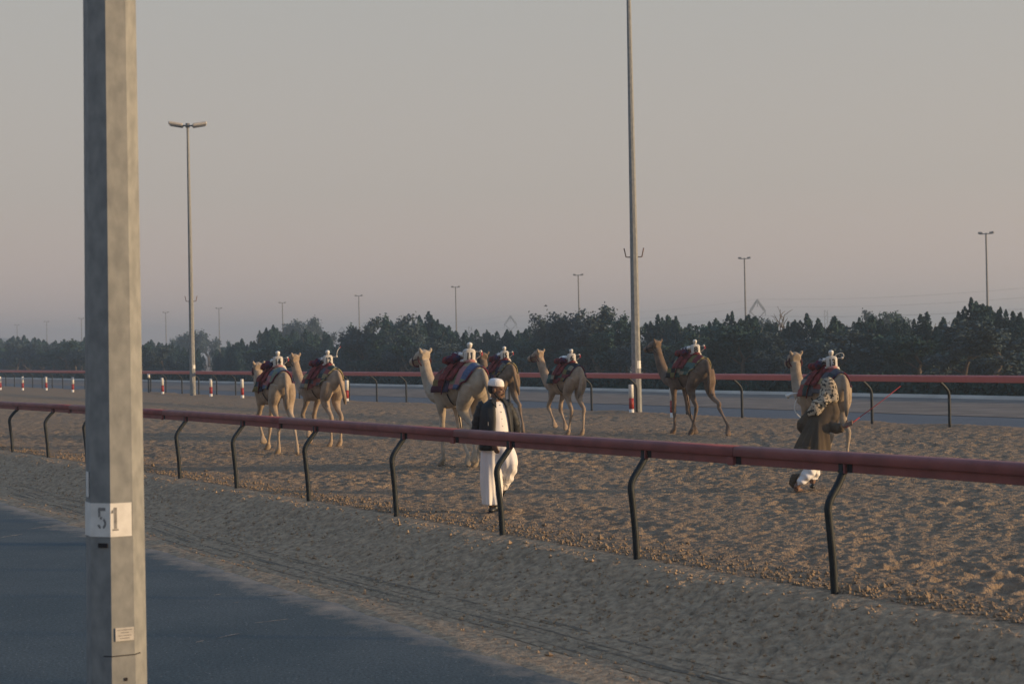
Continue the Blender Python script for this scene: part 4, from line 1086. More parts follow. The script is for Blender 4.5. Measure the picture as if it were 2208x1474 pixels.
def make_robot(num, whip, number_sc=1.0):
    root = empty('robot_jockey')
    b = MB()
    rg = []
    for z, hx, hy in ((-.03, .085, .12), (.06, .085, .125), (.16, .08, .122), (.25, .074, .13), (.285, .060, .115), (.305, .03, .05)):
        rg.append([Vector((hx * math.cos(2 * math.pi * k / 14), hy * math.sin(2 * math.pi * k / 14), z)) for k in range(14)])
    b.loft(rg)
    b.tube([(0, 0, .28), (0, 0, .33)], .032, 8)
    for sy in (-1, 1):
        b.tube([(.02, sy * .10, .265), (.03, sy * .135, .21), (.10, sy * .12, .14)], [.034, .03, .024], 8)
        b.tube([(-.02, sy * .07, .0), (.10, sy * .16, -.02), (.17, sy * .20, -.10), (.22, sy * .21, -.16)], [.055, .05, .038, .04], 8)
    b.build('torso', M['robot'], root)
    h = MB(); h.ball((.005, 0, .372), (.072, .064, .072), 12, 9); hd = h.build('head', M['robot'], root)
    c = MB(); c.ball((.0, 0, .402), (.076, .069, .052), 12, 8); c.box((.068, 0, .392), (.06, .08, .01), Matrix.Rotation(R(12), 3, 'Y')); c.build('cap', M['white'], hd)
    # bib over the back with the number: a nearly flat panel that wraps round the sides
    def bibx(y, z):
        return -(.098 - .010 * np.abs(z - .12) / .15) * (1 - .75 * np.clip((np.abs(y) - .075) / .075, 0, 1) ** 2)
    V, F_ = [], []
    ys = [-.142, -.136, -.12, -.10, -.06, 0, .06, .10, .12, .136, .142]; zs = [-.01, .04, .10, .16, .22, .262, .285]
    for z in zs:
        k_ = 1.0 if z < .25 else .93 if z < .27 else .80
        for y in ys: V.append(Vector((float(bibx(y, z)) + (.006 * math.sin(z * 60 + y * 25)), y * k_, z)))
    na = len(ys)
    for i in range(len(zs) - 1):
        for j in range(na - 1):
            a = i * na + j; F_.append((a, a + 1, a + na + 1, a + na))
    q = MB(); q.add(V, F_); bib = q.build('bib', M['robot'], root)
    md = bib.modifiers.new('s', 'SOLIDIFY'); md.thickness = 0.006; md.offset = 0
    tm = text_mesh(num, 0.25, 0.002, M['ink'], 0.74 if len(num) > 1 else 1.05, 0.007)
    a = coords(tm)
    x, y, e = a[:, 0].copy(), a[:, 1].copy(), a[:, 2].copy()
    z = y + .115
    a[:, 0] = bibx(-x, z) - .0125 - e; a[:, 1] = -x; a[:, 2] = z
    set_coords(tm, a)
    link('number', tm, bib)
    # whip arm on the right (-y)
    w = MB(); w.tube([(0, -.09, .23), (-.01, -.26, .235)], .010, 6); w.ball((-.01, -.275, .24), .036, 10, 8); wa = w.build('whip_arm', M['robot'], root)
    if whip == 'up':
        w = MB(); w.tube([tuple(r_) for r_ in cr([(-.01, -.275, .24), (-.02, -.29, .34), (-.02, -.33, .45), (-.02, -.40, .53)], 4)], .012, 6); w.build('whip', M['robot'], wa)
        w = MB(); w.ball((-.02, -.405, .535), .02, 8, 6); w.build('whip_tip', M['whipred'], wa)
    elif whip == 'loop':
        w = MB(); w.tube([tuple(r_) for r_ in cr([(-.01, -.275, .24), (-.02, -.32, .27), (-.02, -.30, .35), (-.02, -.20, .36), (0, -.10, .30)], 4)], .010, 6); w.build('whip', M['robot'], wa)
    else:
        w = MB(); w.tube([tuple(r_) for r_ in cr([(-.01, -.295, .235), (-.02, -.30, .17), (-.01, -.22, .09), (.02, -.12, .02)], 4)], .010, 6); w.build('whip', M['lamp'], wa)
        w = MB(); w.tube([(-.012, -.30, .23), (-.02, -.31, .16), (-.018, -.285, .13)], .017, 6); w.build('whip_tip', M['whipred'], wa)
    return root
for ci, c in enumerate(CAMELS):
    n = c['n']
    yh = 752 - 0.0205 * (c['px'] - 1104)
    P0 = at_depth(c['px'], yh, c['Y'])
    rz = R(90 + c['hd'])                          # local +x is the way the animal walks
    root = empty('camel', (P0.x, P0.y, 0.0), rz, c['sc'])
    tag(root, f"{c['coatw']} carrying the robot jockey numbered {n}", 'camel', 'racing camels walking down the track')
    m = coat(f'coat_{ci}', *c['coat'])
    me, turn = camel_body('body', m, c['legs'], c['yaw'], c['up'], c['tail'], ci)
    body = link('body', me, root)
    root.location.z = sand_z(P0.x, P0.y) * 0 - 0.015
    bvh = BVHTree.FromPolygons([v.co for v in me.vertices], [p.vertices for p in me.polygons])
    # halter
    h = MB()
    def band(p, nrm, rx, ry, r=.011):
        pts = []
        for k in range(15):
            an = 2 * math.pi * k / 14
            pts.append(turn((p[0] + nrm[0] * math.cos(an) * rx, ry * math.sin(an), p[1] + nrm[1] * math.cos(an) * rx), 1))
        h.tube(pts, r, 6)
    band((1.36, 1.92), (.12, .99), .105, .092, .014)
    band((1.10, 1.945), (.35, .94), .15, .134, .014)
    for sy in (-1, 1):
        h.tube([turn((1.40, sy * .072, 1.92), 1), turn((1.26, sy * .10, 1.95), 1), turn((1.12, sy * .104, 1.96), 1)], .011, 6)
        h.tube([turn((1.36, sy * .05, 1.84), 1), turn((1.24, sy * .06, 1.82), 1), turn((1.10, sy * .09, 1.86), .9)], .010, 6)
    h.build('halter', M['harness'] if ci % 2 == 0 else M['harnessb'], root)
    # blanket: its own thing on the camel's back, same place and heading
    bt = empty('saddle_blanket', root.location, rz, c['sc'])
    kinds = {id(PASTEL): 'pink, blue and olive patchwork', id(PLAID): 'red, grey and yellow plaid', id(DARKP): 'dark red and purple', id(TEAL): 'teal, black and red'}
    where = {'14': 'on the leftmost camel', '12': 'on the bushy-tailed camel', '11': 'on the pale cream camel', '15': 'on the half-hidden brown camel', '6': 'on the slim tan camel', '8': 'on the dark brown camel', '13': 'on the camel the man drives'}[n]
    tag(bt, f"{kinds[id(c['pal'])]} saddle blanket under robot {n} {where}", 'blanket', 'saddle blankets on the camels')
    cloth(bvh, lambda u: -.66 + .26 * u * u, lambda u: -.10 + .06 * u, -1.62, 1.62, 9, 30, .024, 'blanket', M['blanket'], bt, c['pal'], 40 + ci, 1.42)
    hm_ = MB()
    pts = [drape(bvh, -.66 + .26 * (abs(p_) / 1.62) ** 2, p_, .034 + .02 * max(0, abs(p_) / 1.62 - .75) / .25) for p_ in np.linspace(-1.62, 1.62, 31)]
    hm_.tube(pts, .017, 6); hm_.build('hem', M['hem'] if ci % 2 else M['navy'], bt)
    cloth(bvh, lambda u: -.12 + .08 * u, lambda u: .50, -1.80, 1.80, 9, 30, .030, 'shoulder_cloth', M['blanket'], bt, [DARKP, PLAID, DARKP, DARKP, TEAL, TEAL, PLAID][ci], 60 + ci, 1.42)
    cloth(bvh, lambda u: -.36 + .18 * u, lambda u: .20, -1.15, 1.15, 6, 18, .052, 'saddle_pad', M['redcloth'], bt, None, 80 + ci, 1.42)
    # bundle in front of the robot
    XR = -.30
    ztop = drape(bvh, XR, 0, 0).z
    zf_ = drape(bvh, .02, 0, 0).z
    rk = random.Random(90 + ci)
    for q, (x_, y_, z_, rx_, ry_, rz_, mm) in enumerate(((.02, 0, .07, .22, .13, .085, 'pattern'), (-.06, .15, .02, .17, .08, .08, 'navy'), (-.06, -.15, .02, .17, .08, .08, 'navy'), (.20, .10, .0, .18, .11, .07, 'redcloth'), (.22, -.10, .0, .18, .11, .07, 'redcloth'), (-.12, .05, .10, .10, .08, .05, 'white'))):
        pk = MB(); pk.ball((x_ + rk.uniform(-.03, .03), y_, zf_ + z_ + rk.uniform(-.01, .02)), (rx_, ry_, rz_), 12, 8, Matrix.Rotation(R(16 if x_ > .1 else 4) + rk.uniform(-.15, .15), 3, 'Y') @ Matrix.Rotation(rk.uniform(-.4, .4), 3, 'Z'))
        for k_ in range(len(pk.v)):
            v_ = Vector(pk.v[k_]); n_ = .014 * math.sin(v_.x * 41 + v_.z * 33 + q) + .010 * math.sin(v_.y * 57 + v_.x * 19)
            pk.v[k_] = tuple(v_ + Vector((n_, n_ * .6, n_)))
        pk.build('bundle', M['white' if n == '6' and mm == 'pattern' else mm], bt)
    for sy in (-1, 1):
        st_ = MB()
        pts = [drape(bvh, -.12 + .30 * k / 8, sy * (.35 + 1.55 * k / 8), .08 - .003 * k) for k in range(9)]
        st_.tube(pts, [(.035, .010)] * 9, 6); st_.build('strap', M['redcloth'], bt)
    g = MB()
    pts = [drape(bvh, .14 - .06 * abs(math.sin(ph)), ph, .014, 1.30) for ph in np.linspace(1.5, 2 * math.pi - 1.5, 25)]
    g.tube(pts, [(.020, .007)] * 25, 6); g.build('girth', M['harnessb'], bt)
    sd = MB(); sd.ball((XR - .01, 0, ztop + .03), (.12, .095, .05), 12, 8); sd.build('cushion', M['pinkcloth'] if n in ('14', '13', '11') else M['redcloth'], bt)
    if n == '13':
        tz = MB(); tz.tube([(.50, .30, 1.40), (.60, .42, 1.38), (.66, .47, 1.33)], [.012, .022, .05], 8); tz.build('tassel', M['white'], bt)
        rp_ = MB(); rp_.tube([tuple(r_) for r_ in cr([(.52, .32, 1.30), (.56, .36, 1.10), (.50, .30, .95), (.42, .24, .90)], 4)], .012, 6); rp_.build('rope', M['white'], bt)
    rb = make_robot(n, c['whip'])
    Mx = Matrix.Translation(Vector((P0.x, P0.y, root.location.z))) @ Matrix.Rotation(rz, 4, 'Z') @ Matrix.Scale(c['sc'], 4)
    rb.matrix_world = Mx @ Matrix.Translation(Vector((XR, 0, ztop + .035))) @ Matrix.Rotation(R(-6 if n == '11' else 4), 4, 'Y') @ Matrix.Rotation(R(-22), 4, 'Z') @ Matrix.Scale(.73, 4)
    tag(rb, f'small white robot jockey bearing the number {n}, riding {where}', 'robot', 'robot jockeys on the camels')
# ------------------------------------------------------------------ people (local frame: x to the right of the picture, y away from the camera)
M['skin'] = mat('dark_skin', (0.150, 0.082, 0.054), (0.12, 0.062, 0.04), 12, 0.55, spec=0.35)
M['skin2'] = mat('brown_skin', (0.19, 0.11, 0.075), (0.15, 0.085, 0.058), 12, 0.55, spec=0.35)
M['hair'] = mat('black_hair', (0.012, 0.011, 0.011), (0.008, 0.008, 0.008), 40, 0.7)
M['thobe'] = mat('white_cotton', (0.78, 0.74, 0.71), (0.72, 0.68, 0.66), 5, 0.85, 0.25, 9, 3, stretch=(1, 1, 0.3), bdist=0.02, spec=0.15)
M['capm'] = mat('white_cap', (0.80, 0.77, 0.74), (0.66, 0.63, 0.61), 45, 0.9, 0.6, 60, bdist=0.008)
M['jacket'] = mat('black_jacket', (0.021, 0.022, 0.024), (0.013, 0.014, 0.015), 14, 0.6, 0.3, 22, spec=0.3, bdist=0.01)
M['shoe'] = mat('black_shoe', (0.014, 0.014, 0.014), (0.02, 0.02, 0.02), 14, 0.4, spec=0.4)
M['coat'] = mat('olive_coat', (0.098, 0.074, 0.050), (0.066, 0.050, 0.036), 5, 0.9, 0.3, 12, 4, stretch=(1, 1, 0.35), bdist=0.02, spec=0.15)
M['scarf'] = mat('patterned_scarf', (0.36, 0.30, 0.225), (0.03, 0.03, 0.028), 26, 0.9, 0.3, 14, 5, contrast=(0.44, 0.49), bdist=0.02, spec=0.1)
M['trouser'] = mat('white_trousers', (0.74, 0.72, 0.71), (0.64, 0.62, 0.62), 7, 0.85, 0.3, 14, spec=0.1, bdist=0.02)
M['stick'] = mat('red_stick', (0.30, 0.035, 0.045), (0.25, 0.03, 0.035))
def hand(mb, wrist, d, palm_n, curl=0.6, s=1.0, thumb=1):
    """palm, four unequal bent fingers and a thumb; d points along the hand, palm_n out of the palm"""
    d = Vector(d).normalized(); pn = Vector(palm_n); pn = (pn - d * pn.dot(d)).normalized(); sd = d.cross(pn)
    w = Vector(wrist)
    mb.tube([w - d * .03 * s, w + d * .02 * s, w + d * .055 * s, w + d * .09 * s], [(.028 * s, .022 * s), (.034 * s, .02 * s), (.041 * s, .018 * s), (.036 * s, .014 * s)], 10, up=pn)
    for k, (off, l) in enumerate(((-.030, .066), (-.010, .076), (.010, .070), (.029, .056))):
        p = w + d * .085 * s + sd * off * s; pts = [p - d * .02 * s]; an = 0.15
        dd = d
        for j in range(3):
            dd = (d * math.cos(an) + pn * math.sin(an)); p = p + dd * l * s * (.42, .32, .26)[j]; pts.append(p); an += curl
        mb.tube(pts, [.0095 * s, .009 * s, .0085 * s, .007 * s], 7)
    b = w + d * .03 * s - sd * .032 * s * thumb; e1 = b + (d * .6 - sd * .55 * thumb + pn * .45).normalized() * .04 * s; e2 = e1 + (d * .85 + pn * .5).normalized() * .03 * s
    mb.tube([b + sd * .015 * s * thumb, b, e1, e2], [.012 * s, .012 * s, .0105 * s, .008 * s], 7)
def head_shapes(mb, c, face, up=Vector((0, 0, 1)), s=1.0):
    """skull, jaw, brow, nose, lips and ears; face = way it looks"""
    f = Vector(face).normalized(); r_ = f.cross(up).normalized(); u = r_.cross(f)
    Mx = Matrix((f, -r_, u)).transposed()
    def P(a, b, c_): return Vector(c) + (f * a - r_ * b + u * c_) * s
    mb.ball(P(-.012, 0, .035), (.100 * s, .078 * s, .098 * s), 18, 14, Mx)
    mb.ball(P(.018, 0, -.040), (.072 * s, .062 * s, .082 * s), 16, 12, Mx)
    mb.ball(P(.058, 0, -.098), (.030 * s, .036 * s, .026 * s), 10, 8, Mx)      # chin
    mb.ball(P(.070, 0, .022), (.024 * s, .056 * s, .014 * s), 12, 8, Mx)       # brow
    limb(mb, [(*P(.082, 0, .012), .011 * s), (*P(.094, 0, -.012), .013 * s), (*P(.102, 0, -.032), .016 * s)], 8, 3)
    for sy in (-1, 1):
        mb.ball(P(.086, sy * .014, -.036), .012 * s, 8, 6)
        mb.ball(P(.060, sy * .034, -.018), (.022 * s, .022 * s, .016 * s), 8, 6, Mx)
        mb.ball(P(-.008, sy * .080, -.010), (.022 * s, .011 * s, .034 * s), 10, 8, Mx)
    mb.ball(P(.082, 0, -.064), (.014 * s, .026 * s, .0085 * s), 10, 6, Mx)
    mb.ball(P(.080, 0, -.079), (.014 * s, .023 * s, .009 * s), 10, 6, Mx)
    return P, Mx
def ell(c, a, b, z, n=28, ax=Vector((1, 0, 0)), ay=Vector((0, 1, 0)), p=2.0):
    o = []
    for k in range(n):
        t = 2 * math.pi * k / n; cx, sx = math.cos(t), math.sin(t)
        o.append(Vector((c[0], c[1], z)) + ax * (a * math.copysign(abs(cx) ** (2 / p), cx)) + ay * (b * math.copysign(abs(sx) ** (2 / p), sx)))
    return o
# ---- the man in the white robe
p = ground_at(1066, 1103)
man = empty('person', (p.x, p.y, sand_z(p.x, p.y) * 0 - 0.005), math.atan2(-p.x, p.y))
tag(man, 'man in white robe, black jacket and white skullcap walking and looking to the right', 'person')
FC = Vector((.50, -.86, 0)); LT = Vector((.86, .50, 0))          # chest faces half right towards the camera; LT = his left
HC = Vector((.062, -.01, 1.595)); FD = Vector((.93, -.36, -.03))
b = MB()
head_shapes(b, HC, FD, s=1.03)
limb(b, [(.035, .01, 1.35, .095), (.04, .0, 1.46, .068), (.05, -.005, 1.53, .064), (.055, -.005, 1.58, .06)], 12)
b.loft([ell((.04, .02), w, d, z, 16, LT, FC) for z, w, d in ((.84, .15, .11), (1.0, .15, .12), (1.2, .16, .11), (1.38, .15, .08), (1.44, .08, .06))])
RA = [(-.125, .01, 1.37, .06), (-.182, .03, 1.22, .055), (-.205, .05, 1.07, .048), (-.14, -.10, .985, .042), (.0, -.225, .93, .031)]
LA = [(.195, .10, 1.37, .06), (.262, .13, 1.24, .055), (.295, .15, 1.10, .048), (.28, .24, 1.0, .04), (.20, .30, .93, .03)]
limb(b, RA, 10); limb(b, LA, 10)
hand(b, (.006, -.228, .925), (.30, -.10, -.95), (.5, .6, .1), .55, 1.08, 1)
hand(b, (.19, .305, .925), (-.5, .2, -.85), (-.4, -.5, .1), .5, 1.05, -1)
limb(b, [(-.02, .0, .9, .09), (-.03, .0, .5, .06), (-.03, .0, .12, .045), (-.02, -.01, .06, .045)], 10)
limb(b, [(.10, .0, .9, .09), (.19, -.03, .62, .06), (.12, .20, .33, .045), (.09, .27, .26, .04)], 10)
link('body', fuse(b, 'body', 0.0072, M['skin'], 3, 0.5), man)
# hair, moustache and beard
f = FD.normalized(); r_ = f.cross(Vector((0, 0, 1))).normalized(); Mh = Matrix((f, -r_, r_.cross(f))).transposed()
def hp(a, bb, c_): return HC + (f * a - r_ * bb + r_.cross(f) * c_) * 1.03
h = MB()
h.ball(hp(-.036, 0, .020), (.088, .083, .088), 16, 12, Mh)
link('hair', fuse(h, 'hair', 0.009, M['hair'], 1), man)
h = MB()
for sy in (-1, 1): limb(h, [(*hp(.098, 0, -.052), .007), (*hp(.092, sy * .018, -.054), .008), (*hp(.080, sy * .033, -.062), .005)], 6, 3)
h.build('moustache', M['hair'], man)
h = MB(); h.ball(hp(.066, 0, -.112), (.026, .034, .020), 10, 8, Mh)
for sy in (-1, 1): limb(h, [(*hp(.052, sy * .040, -.104), .016), (*hp(.02, sy * .060, -.075), .012), (*hp(.0, sy * .071, -.04), .009)], 8, 3)
h.build('beard', M['hair'], man)
e = MB()
for sy in (-1, 1): e.ball(hp(.079, sy * .032, .004), .0085, 8, 6)
e.build('eyes', M['hair'], man)
# skullcap
rg = []
tilt = Matrix.Rotation(R(4), 3, 'Y')
for z, k in ((.048, 1.0), (.052, 1.035), (.075, 1.02), (.105, .965), (.128, .85), (.143, .66), (.151, .38), (.153, .05)):
    rg.append([hp(-.012, 0, 0) + tilt @ (Vector((.0, 0, z)) + f * (.106 * k * math.cos(2 * math.pi * q / 24)) + r_ * (.092 * k * math.sin(2 * math.pi * q / 24))) for q in range(24)])
mb = MB(); mb.loft(rg); mb.build('skullcap', M['capm'], man)
# robe
t = MB()
t.loft([ell((.045 + x, .02), w, d, z, 28, LT, FC) for x, z, w, d in ((0, 1.485, .066, .062), (0, 1.45, .085, .075), (0, 1.42, .16, .11), (0, 1.36, .195, .13), (0, 1.22, .20, .155), (.0, 1.06, .205, .185), (.005, .92, .205, .185), (.01, .80, .205, .17), (.02, .74, .19, .15))])
t.loft([ell((x, .01), w, d, z, 28) for x, z, w, d in ((.045, .98, .16, .13), (.035, .80, .195, .16), (.0, .62, .17, .155), (-.022, .42, .142, .145), (-.03, .24, .125, .135), (-.03, .10, .118, .13))])
rows = cr([(.09, .0, .90, .15, .15), (.16, -.02, .74, .15, .145), (.205, -.03, .61, .115, .125), (.190, .05, .47, .085, .12), (.150, .16, .33, .055, .105), (.13, .22, .27, .04, .09)], 4)
t.loft([ell((x, y), w, d, z, 24) for x, y, z, w, d in rows])
me = fuse(t, 'robe', 0.0105, M['thobe'], 5, 0.5)
a = coords(me)
lo = np.clip((0.95 - a[:, 2]) / 0.6, 0, 1)
an = np.arctan2(a[:, 1] - .01, a[:, 0] - np.where(a[:, 0] > .1, .15, -.02))
fold = lo * (0.016 * np.sin(an * 6 + 1.4 * vn(a[:, 2] * 2.5, a[:, 2] * 0, 61) + .6) + 0.007 * np.sin(an * 13 + a[:, 2] * 3))
knee = np.clip((a[:, 0] - .12) / .1, 0, 1) * np.clip((.62 - a[:, 2]) / .15, 0, 1)
fold += knee * 0.012 * np.sin((a[:, 0] * 30 + a[:, 2] * 34))
fold += (1 - lo) * 0.006 * vn(a[:, 0] * 9, a[:, 2] * 5, 62)
a[:, 0] += np.cos(an) * fold; a[:, 1] += np.sin(an) * fold
set_coords(me, a)
robe = link('robe', me, man)
mb = MB()
for z in (1.40, 1.31, 1.22, 1.13, 1.04):
    y_ = np.interp(z, [1.06, 1.22, 1.36, 1.42], [.185, .155, .13, .11]) + .001
    mb = MB(); mb.ball(Vector((.045, .02, z)) + FC * y_ , .008, 8, 6); mb.build('button', M['lamp'], robe)
mb = MB(); mb.tube([Vector((.045, .01, 1.485)) + LT * (.070 * math.cos(x)) + FC * (.066 * math.sin(x)) for x in np.linspace(0, 2 * math.pi, 20)], [(.016, .008)] * 20, 6); mb.build('collar', M['thobe'], robe)
# jacket, open in front
def jring(z, w, d, gap, cx=.045, cy=.02, n=26):
    o = []
    for k in range(n):
        th = math.pi / 2 + gap + (2 * math.pi - 2 * gap) * k / (n - 1)
        o.append(Vector((cx, cy, z)) + LT * (w * math.cos(th)) + FC * (d * math.sin(th)))
    return o
jk = MB()
jk.loft([jring(*q) for q in ((.815, .236, .212, .62), (.87, .240, .216, .60), (1.05, .238, .214, .52), (1.22, .236, .190, .44), (1.34, .232, .162, .40), (1.41, .19, .135, .42), (1.45, .12, .10, .5), (1.475, .088, .08, .55))], closed=False, caps=False)
jo = jk.build('jacket', M['jacket'], man)
md = jo.modifiers.new('s', 'SOLIDIFY'); md.thickness = 0.016; md.offset = 1
a = coords(jo.data); wv = 0.008 * vn(a[:, 0] * 10, a[:, 2] * 7, 71); a[:, 0] += wv; a[:, 1] += wv; set_coords(jo.data, a)
def sleeve(rows, name, parent, m, flare=0.026, end=0.86, seed=0):
    A = cr(rows, 6); n_ = int(len(A) * end)
    mb = MB(); pts, rad = [], []
    for k in range(n_):
        pts.append(tuple(A[k][:3])); q = 0.006 * math.sin(k * 1.9 + seed) + 0.004 * math.sin(k * 3.7)
        rad.append(float(A[k][3]) + flare + q)
    mb.tube(pts, rad, 14); return mb.build(name, m, parent)
sleeve([(-.10, .01, 1.40, .055)] + RA, 'sleeve', jo, M['jacket'], .022, .97)
sleeve([(.17, .08, 1.40, .055)] + LA, 'sleeve', jo, M['jacket'], .022, .97, 2)
for sg in (-1, 1):                                     # lapels of the turned-down collar
    mb = MB()
    e1 = [Vector((.045, .02, z)) + LT * (sg * -w * math.sin(g)) + FC * (d * math.cos(g) + .022) for z, w, d, g in ((1.485, .09, .082, .5), (1.44, .13, .11, .5), (1.37, .205, .15, .42))]
    e2 = [e1[0] + LT * (-sg * .055) + Vector((0, 0, .005)) - FC * .02, e1[1] + LT * (-sg * .06) - FC * .012, e1[2] + Vector((0, 0, -.01))]
    mb.add(e1 + e2, [(0, 1, 4, 3), (1, 2, 5, 4)], 0, False)
    lp = mb.build('collar_flap', M['jacket'], jo); md = lp.modifiers.new('s', 'SOLIDIFY'); md.thickness = .01
mb = MB(); zp = Vector((.045, .02, 1.165)) + LT * (-.205) + FC * .150
mb.box(zp, (.008, .008, .045)); mb.build('zip_pull', M['lamp'], jo)
for k, (c_, rz_) in enumerate((((-.0, -.03, .045), R(-25)), ((.085, .33, .22), R(30)))):
    mb = MB(); Mr = Matrix.Rotation(rz_, 3, 'Z')
    if k: Mr = Mr @ Matrix.Rotation(R(-50), 3, 'X')
    mb.ball(Vector(c_) + Mr @ Vector((.0, -.06, -.005)), (.046, .085, .038), 12, 8, Mr); mb.ball(Vector(c_) + Mr @ Vector((0, .05, .01)), (.042, .075, .05), 12, 8, Mr)
    mb.box(Vector(c_) + Mr @ Vector((0, -.01, -.036)), (.08, .25, .018), Mr, 0, .006)
    mb.build('shoe', M['shoe'], man)
# ---- the running handler
p = ground_at(1712, 1060)
run = empty('person', (p.x, p.y, -0.01), math.atan2(-p.x, p.y))
tag(run, 'man in long olive coat and patterned headscarf running behind the camel of robot 13', 'person')
HC2 = Vector((.52, .33, 1.445))
b = MB()
head_shapes(b, HC2, (.05, .98, -.1), s=.98)
limb(b, [(.46, .24, 1.22, .09), (.50, .29, 1.30, .065), (.53, .33, 1.40, .058)], 10)
b.loft([ell((x, y), w, d, z, 16) for x, y, z, w, d in ((.28, .06, .72, .14, .11), (.36, .14, .95, .14, .11), (.43, .21, 1.13, .15, .10), (.46, .25, 1.22, .10, .08))])
RA2 = [(.555, .25, 1.225, .065), (.580, .20, 1.08, .060), (.545, .12, .945, .052), (.625, .07, .905, .045), (.715, .04, .935, .034)]
LA2 = [(.30, .22, 1.14, .06), (.20, .18, 1.04, .050), (.13, .16, .96, .042), (.16, .30, .88, .042), (.26, .42, .92, .032)]
limb(b, RA2, 10); limb(b, LA2, 10)
hand(b, (.722, .04, .936), (.9, -.1, .35), (.2, -.5, .5), 1.0, 1.05, 1)
hand(b, (.27, .43, .92), (.6, .7, .1), (.3, -.5, .3), .8, 1.05, -1)
limb(b, [(.20, .05, .75, .10), (.16, .08, .52, .075), (.22, .02, .32, .055), (.06, -.02, .12, .042), (.03, -.02, .07, .042)], 10)
limb(b, [(.32, .10, .75, .10), (.36, .30, .50, .075), (.30, .32, .30, .055), (.26, .30, .10, .042)], 10)
for (a0, a1) in (((.03, -.02, .055), (.10, .14, .03)),):
    b.tube([a0, Vector(a0).lerp(Vector(a1), .5), a1], [(.04, .045), (.045, .035), (.03, .02)], 10)
link('body', fuse(b, 'body', 0.0085, M['skin2'], 3), run)
c = MB()
c.loft([ell((x, y), w, d, z, 28) for x, y, z, w, d in ((.235, .02, .46, .275, .17), (.25, .03, .55, .262, .17), (.285, .06, .72, .225, .16), (.33, .11, .88, .19, .15), (.385, .17, 1.02, .195, .145), (.43, .22, 1.13, .215, .13), (.455, .245, 1.225, .195, .11), (.48, .27, 1.29, .10, .08))])
rw = [(.49, .25, 1.25, .07)] + RA2[:]
A = cr(rw, 5)[:-2]; c.tube([tuple(q[:3]) for q in A], [float(q[3]) + .032 + .005 * math.sin(k * 1.7) for k, q in enumerate(A)], 14)
rw = [(.36, .23, 1.18, .07)] + LA2[:]
A = cr(rw, 5)[:-2]; c.tube([tuple(q[:3]) for q in A], [float(q[3]) + .030 + .005 * math.sin(k * 1.9) for k, q in enumerate(A)], 14)
me = fuse(c, 'coat', 0.0115, M['coat'], 5)
a = coords(me); lo = np.clip((1.05 - a[:, 2]) / .5, 0, 1)
an = np.arctan2(a[:, 1] - .06, a[:, 0] - (.24 + .2 * (a[:, 2] - .46)))
q = lo * (.020 * np.sin(an * 6 + 2.5 * a[:, 2]) + .008 * np.sin(an * 11 + 4 * a[:, 2]))
a[:, 0] += np.cos(an) * q; a[:, 1] += np.sin(an) * q
low = a[:, 2] < .62
a[low, 2] += .05 * np.sin(a[low, 0] * 9)
set_coords(me, a)
link('coat', me, run)
mb = MB(); A = cr([(.665, .045, .917, .06), (.70, .04, .93, .06)], 2); mb.tube([tuple(q_[:3]) for q_ in A], .064, 14, caps=True); mb.build('cuff', M['coat'], run)
s_ = MB()
s_.ball(HC2 + Vector((0, -.01, .045)), (.114, .125, .145), 18, 14)
s_.loft([ell((x, y), w, d, z, 22) for x, y, z, w, d in ((.525, .32, 1.49, .112, .12), (.518, .29, 1.42, .125, .12), (.505, .26, 1.36, .142, .12), (.49, .22, 1.305, .155, .11), (.475, .20, 1.265, .150, .08))])
s_.loft([ell((x, y), w, d, z, 18) for x, y, z, w, d in ((.45, .18, 1.38, .07, .05), (.40, .11, 1.29, .11, .05), (.345, .085, 1.20, .125, .04), (.305, .07, 1.13, .11, .03), (.275, .06, 1.08, .055, .02))])
me = fuse(s_, 'headscarf', 0.0095, M['scarf'], 3)
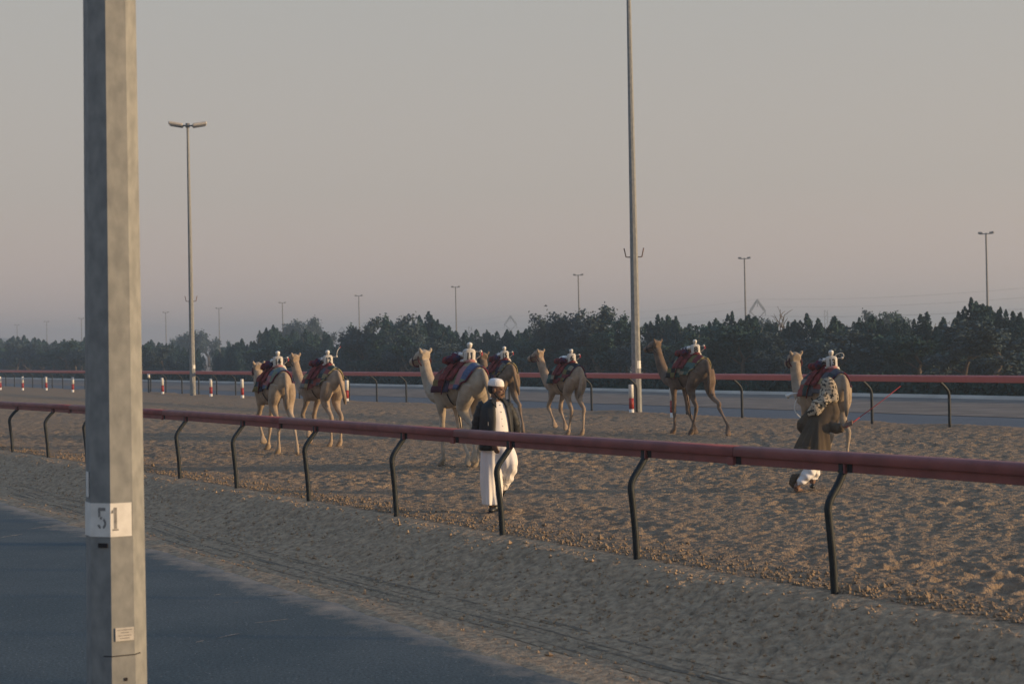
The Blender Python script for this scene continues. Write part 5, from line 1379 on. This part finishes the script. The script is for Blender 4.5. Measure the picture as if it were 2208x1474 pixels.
a = coords(me); q = .012 * vn(a[:, 0] * 11 + a[:, 2] * 6, a[:, 2] * 9 - a[:, 0] * 4, 91) + (.006 + .014 * np.clip((1.5 - a[:, 2]) / .2, 0, 1)) * np.sin(a[:, 0] * 34 + a[:, 2] * 13)
dv = a - np.array([.49, .22, 1.33]); dv /= np.linalg.norm(dv, axis=1)[:, None] + 1e-6
a += dv * q[:, None]; set_coords(me, a)
link('headscarf', me, run)
tr = MB()
rows = cr([(.20, .05, .66, .12, .11), (.19, .07, .48, .115, .11), (.235, .03, .34, .10, .10), (.19, .0, .24, .105, .10), (.11, -.02, .145, .075, .08), (.075, -.02, .11, .05, .06)], 4)
tr.loft([ell((x, y), w, d, z, 20) for x, y, z, w, d in rows])
tr.loft([ell((x, y), w, d, z, 20) for x, y, z, w, d in ((.32, .10, .70, .12, .12), (.36, .28, .50, .10, .10), (.30, .32, .30, .09, .09), (.27, .31, .16, .08, .08))])
me = fuse(tr, 'trousers', 0.011, M['trouser'], 3)
a = coords(me); a[:, 1] += .012 * np.sin(a[:, 0] * 38 + a[:, 2] * 45) ; a[:, 0] += .007 * np.sin(a[:, 2] * 60); set_coords(me, a)
link('trousers', me, run)
sh = MB(); Mr = Matrix.Rotation(R(-14), 3, 'Y') @ Matrix.Rotation(R(72), 3, 'X')
sh.ball((.265, .36, .06), (.045, .12, .035), 12, 8); sh.build('sandal', M['shoe'], run)
sh = MB(); sh.loft([ell((x, y), w, d, z, 14) for x, y, z, w, d in ((.035, .06, .26, .055, .06), (.0, .05, .20, .055, .05), (-.02, .04, .12, .05, .035), (.01, .03, .06, .03, .025))]); sh.build('coat_tail', M['coat'], run)
# red driving stick in his hand
hw = run.location + Matrix.Rotation(run.rotation_euler.z, 3, 'Z') @ Vector((.79, .02, .95))
tip = at_depth(1942, 832, run.location.y + 0.15)
sk = empty('driving_stick', hw); tag(sk, 'thin red driving stick held out by the running man in the olive coat', 'stick')
d = tip - hw
mb = MB(); mb.tube([-d * .06, d * .2], .009, 8); mb.build('handle', M['stick'], sk)
mb = MB(); mb.tube([d * .2, d * .6 - Vector((0, 0, .008)), d], [.0065, .0055, .0045], 7); mb.build('shaft', M['stick'], sk)
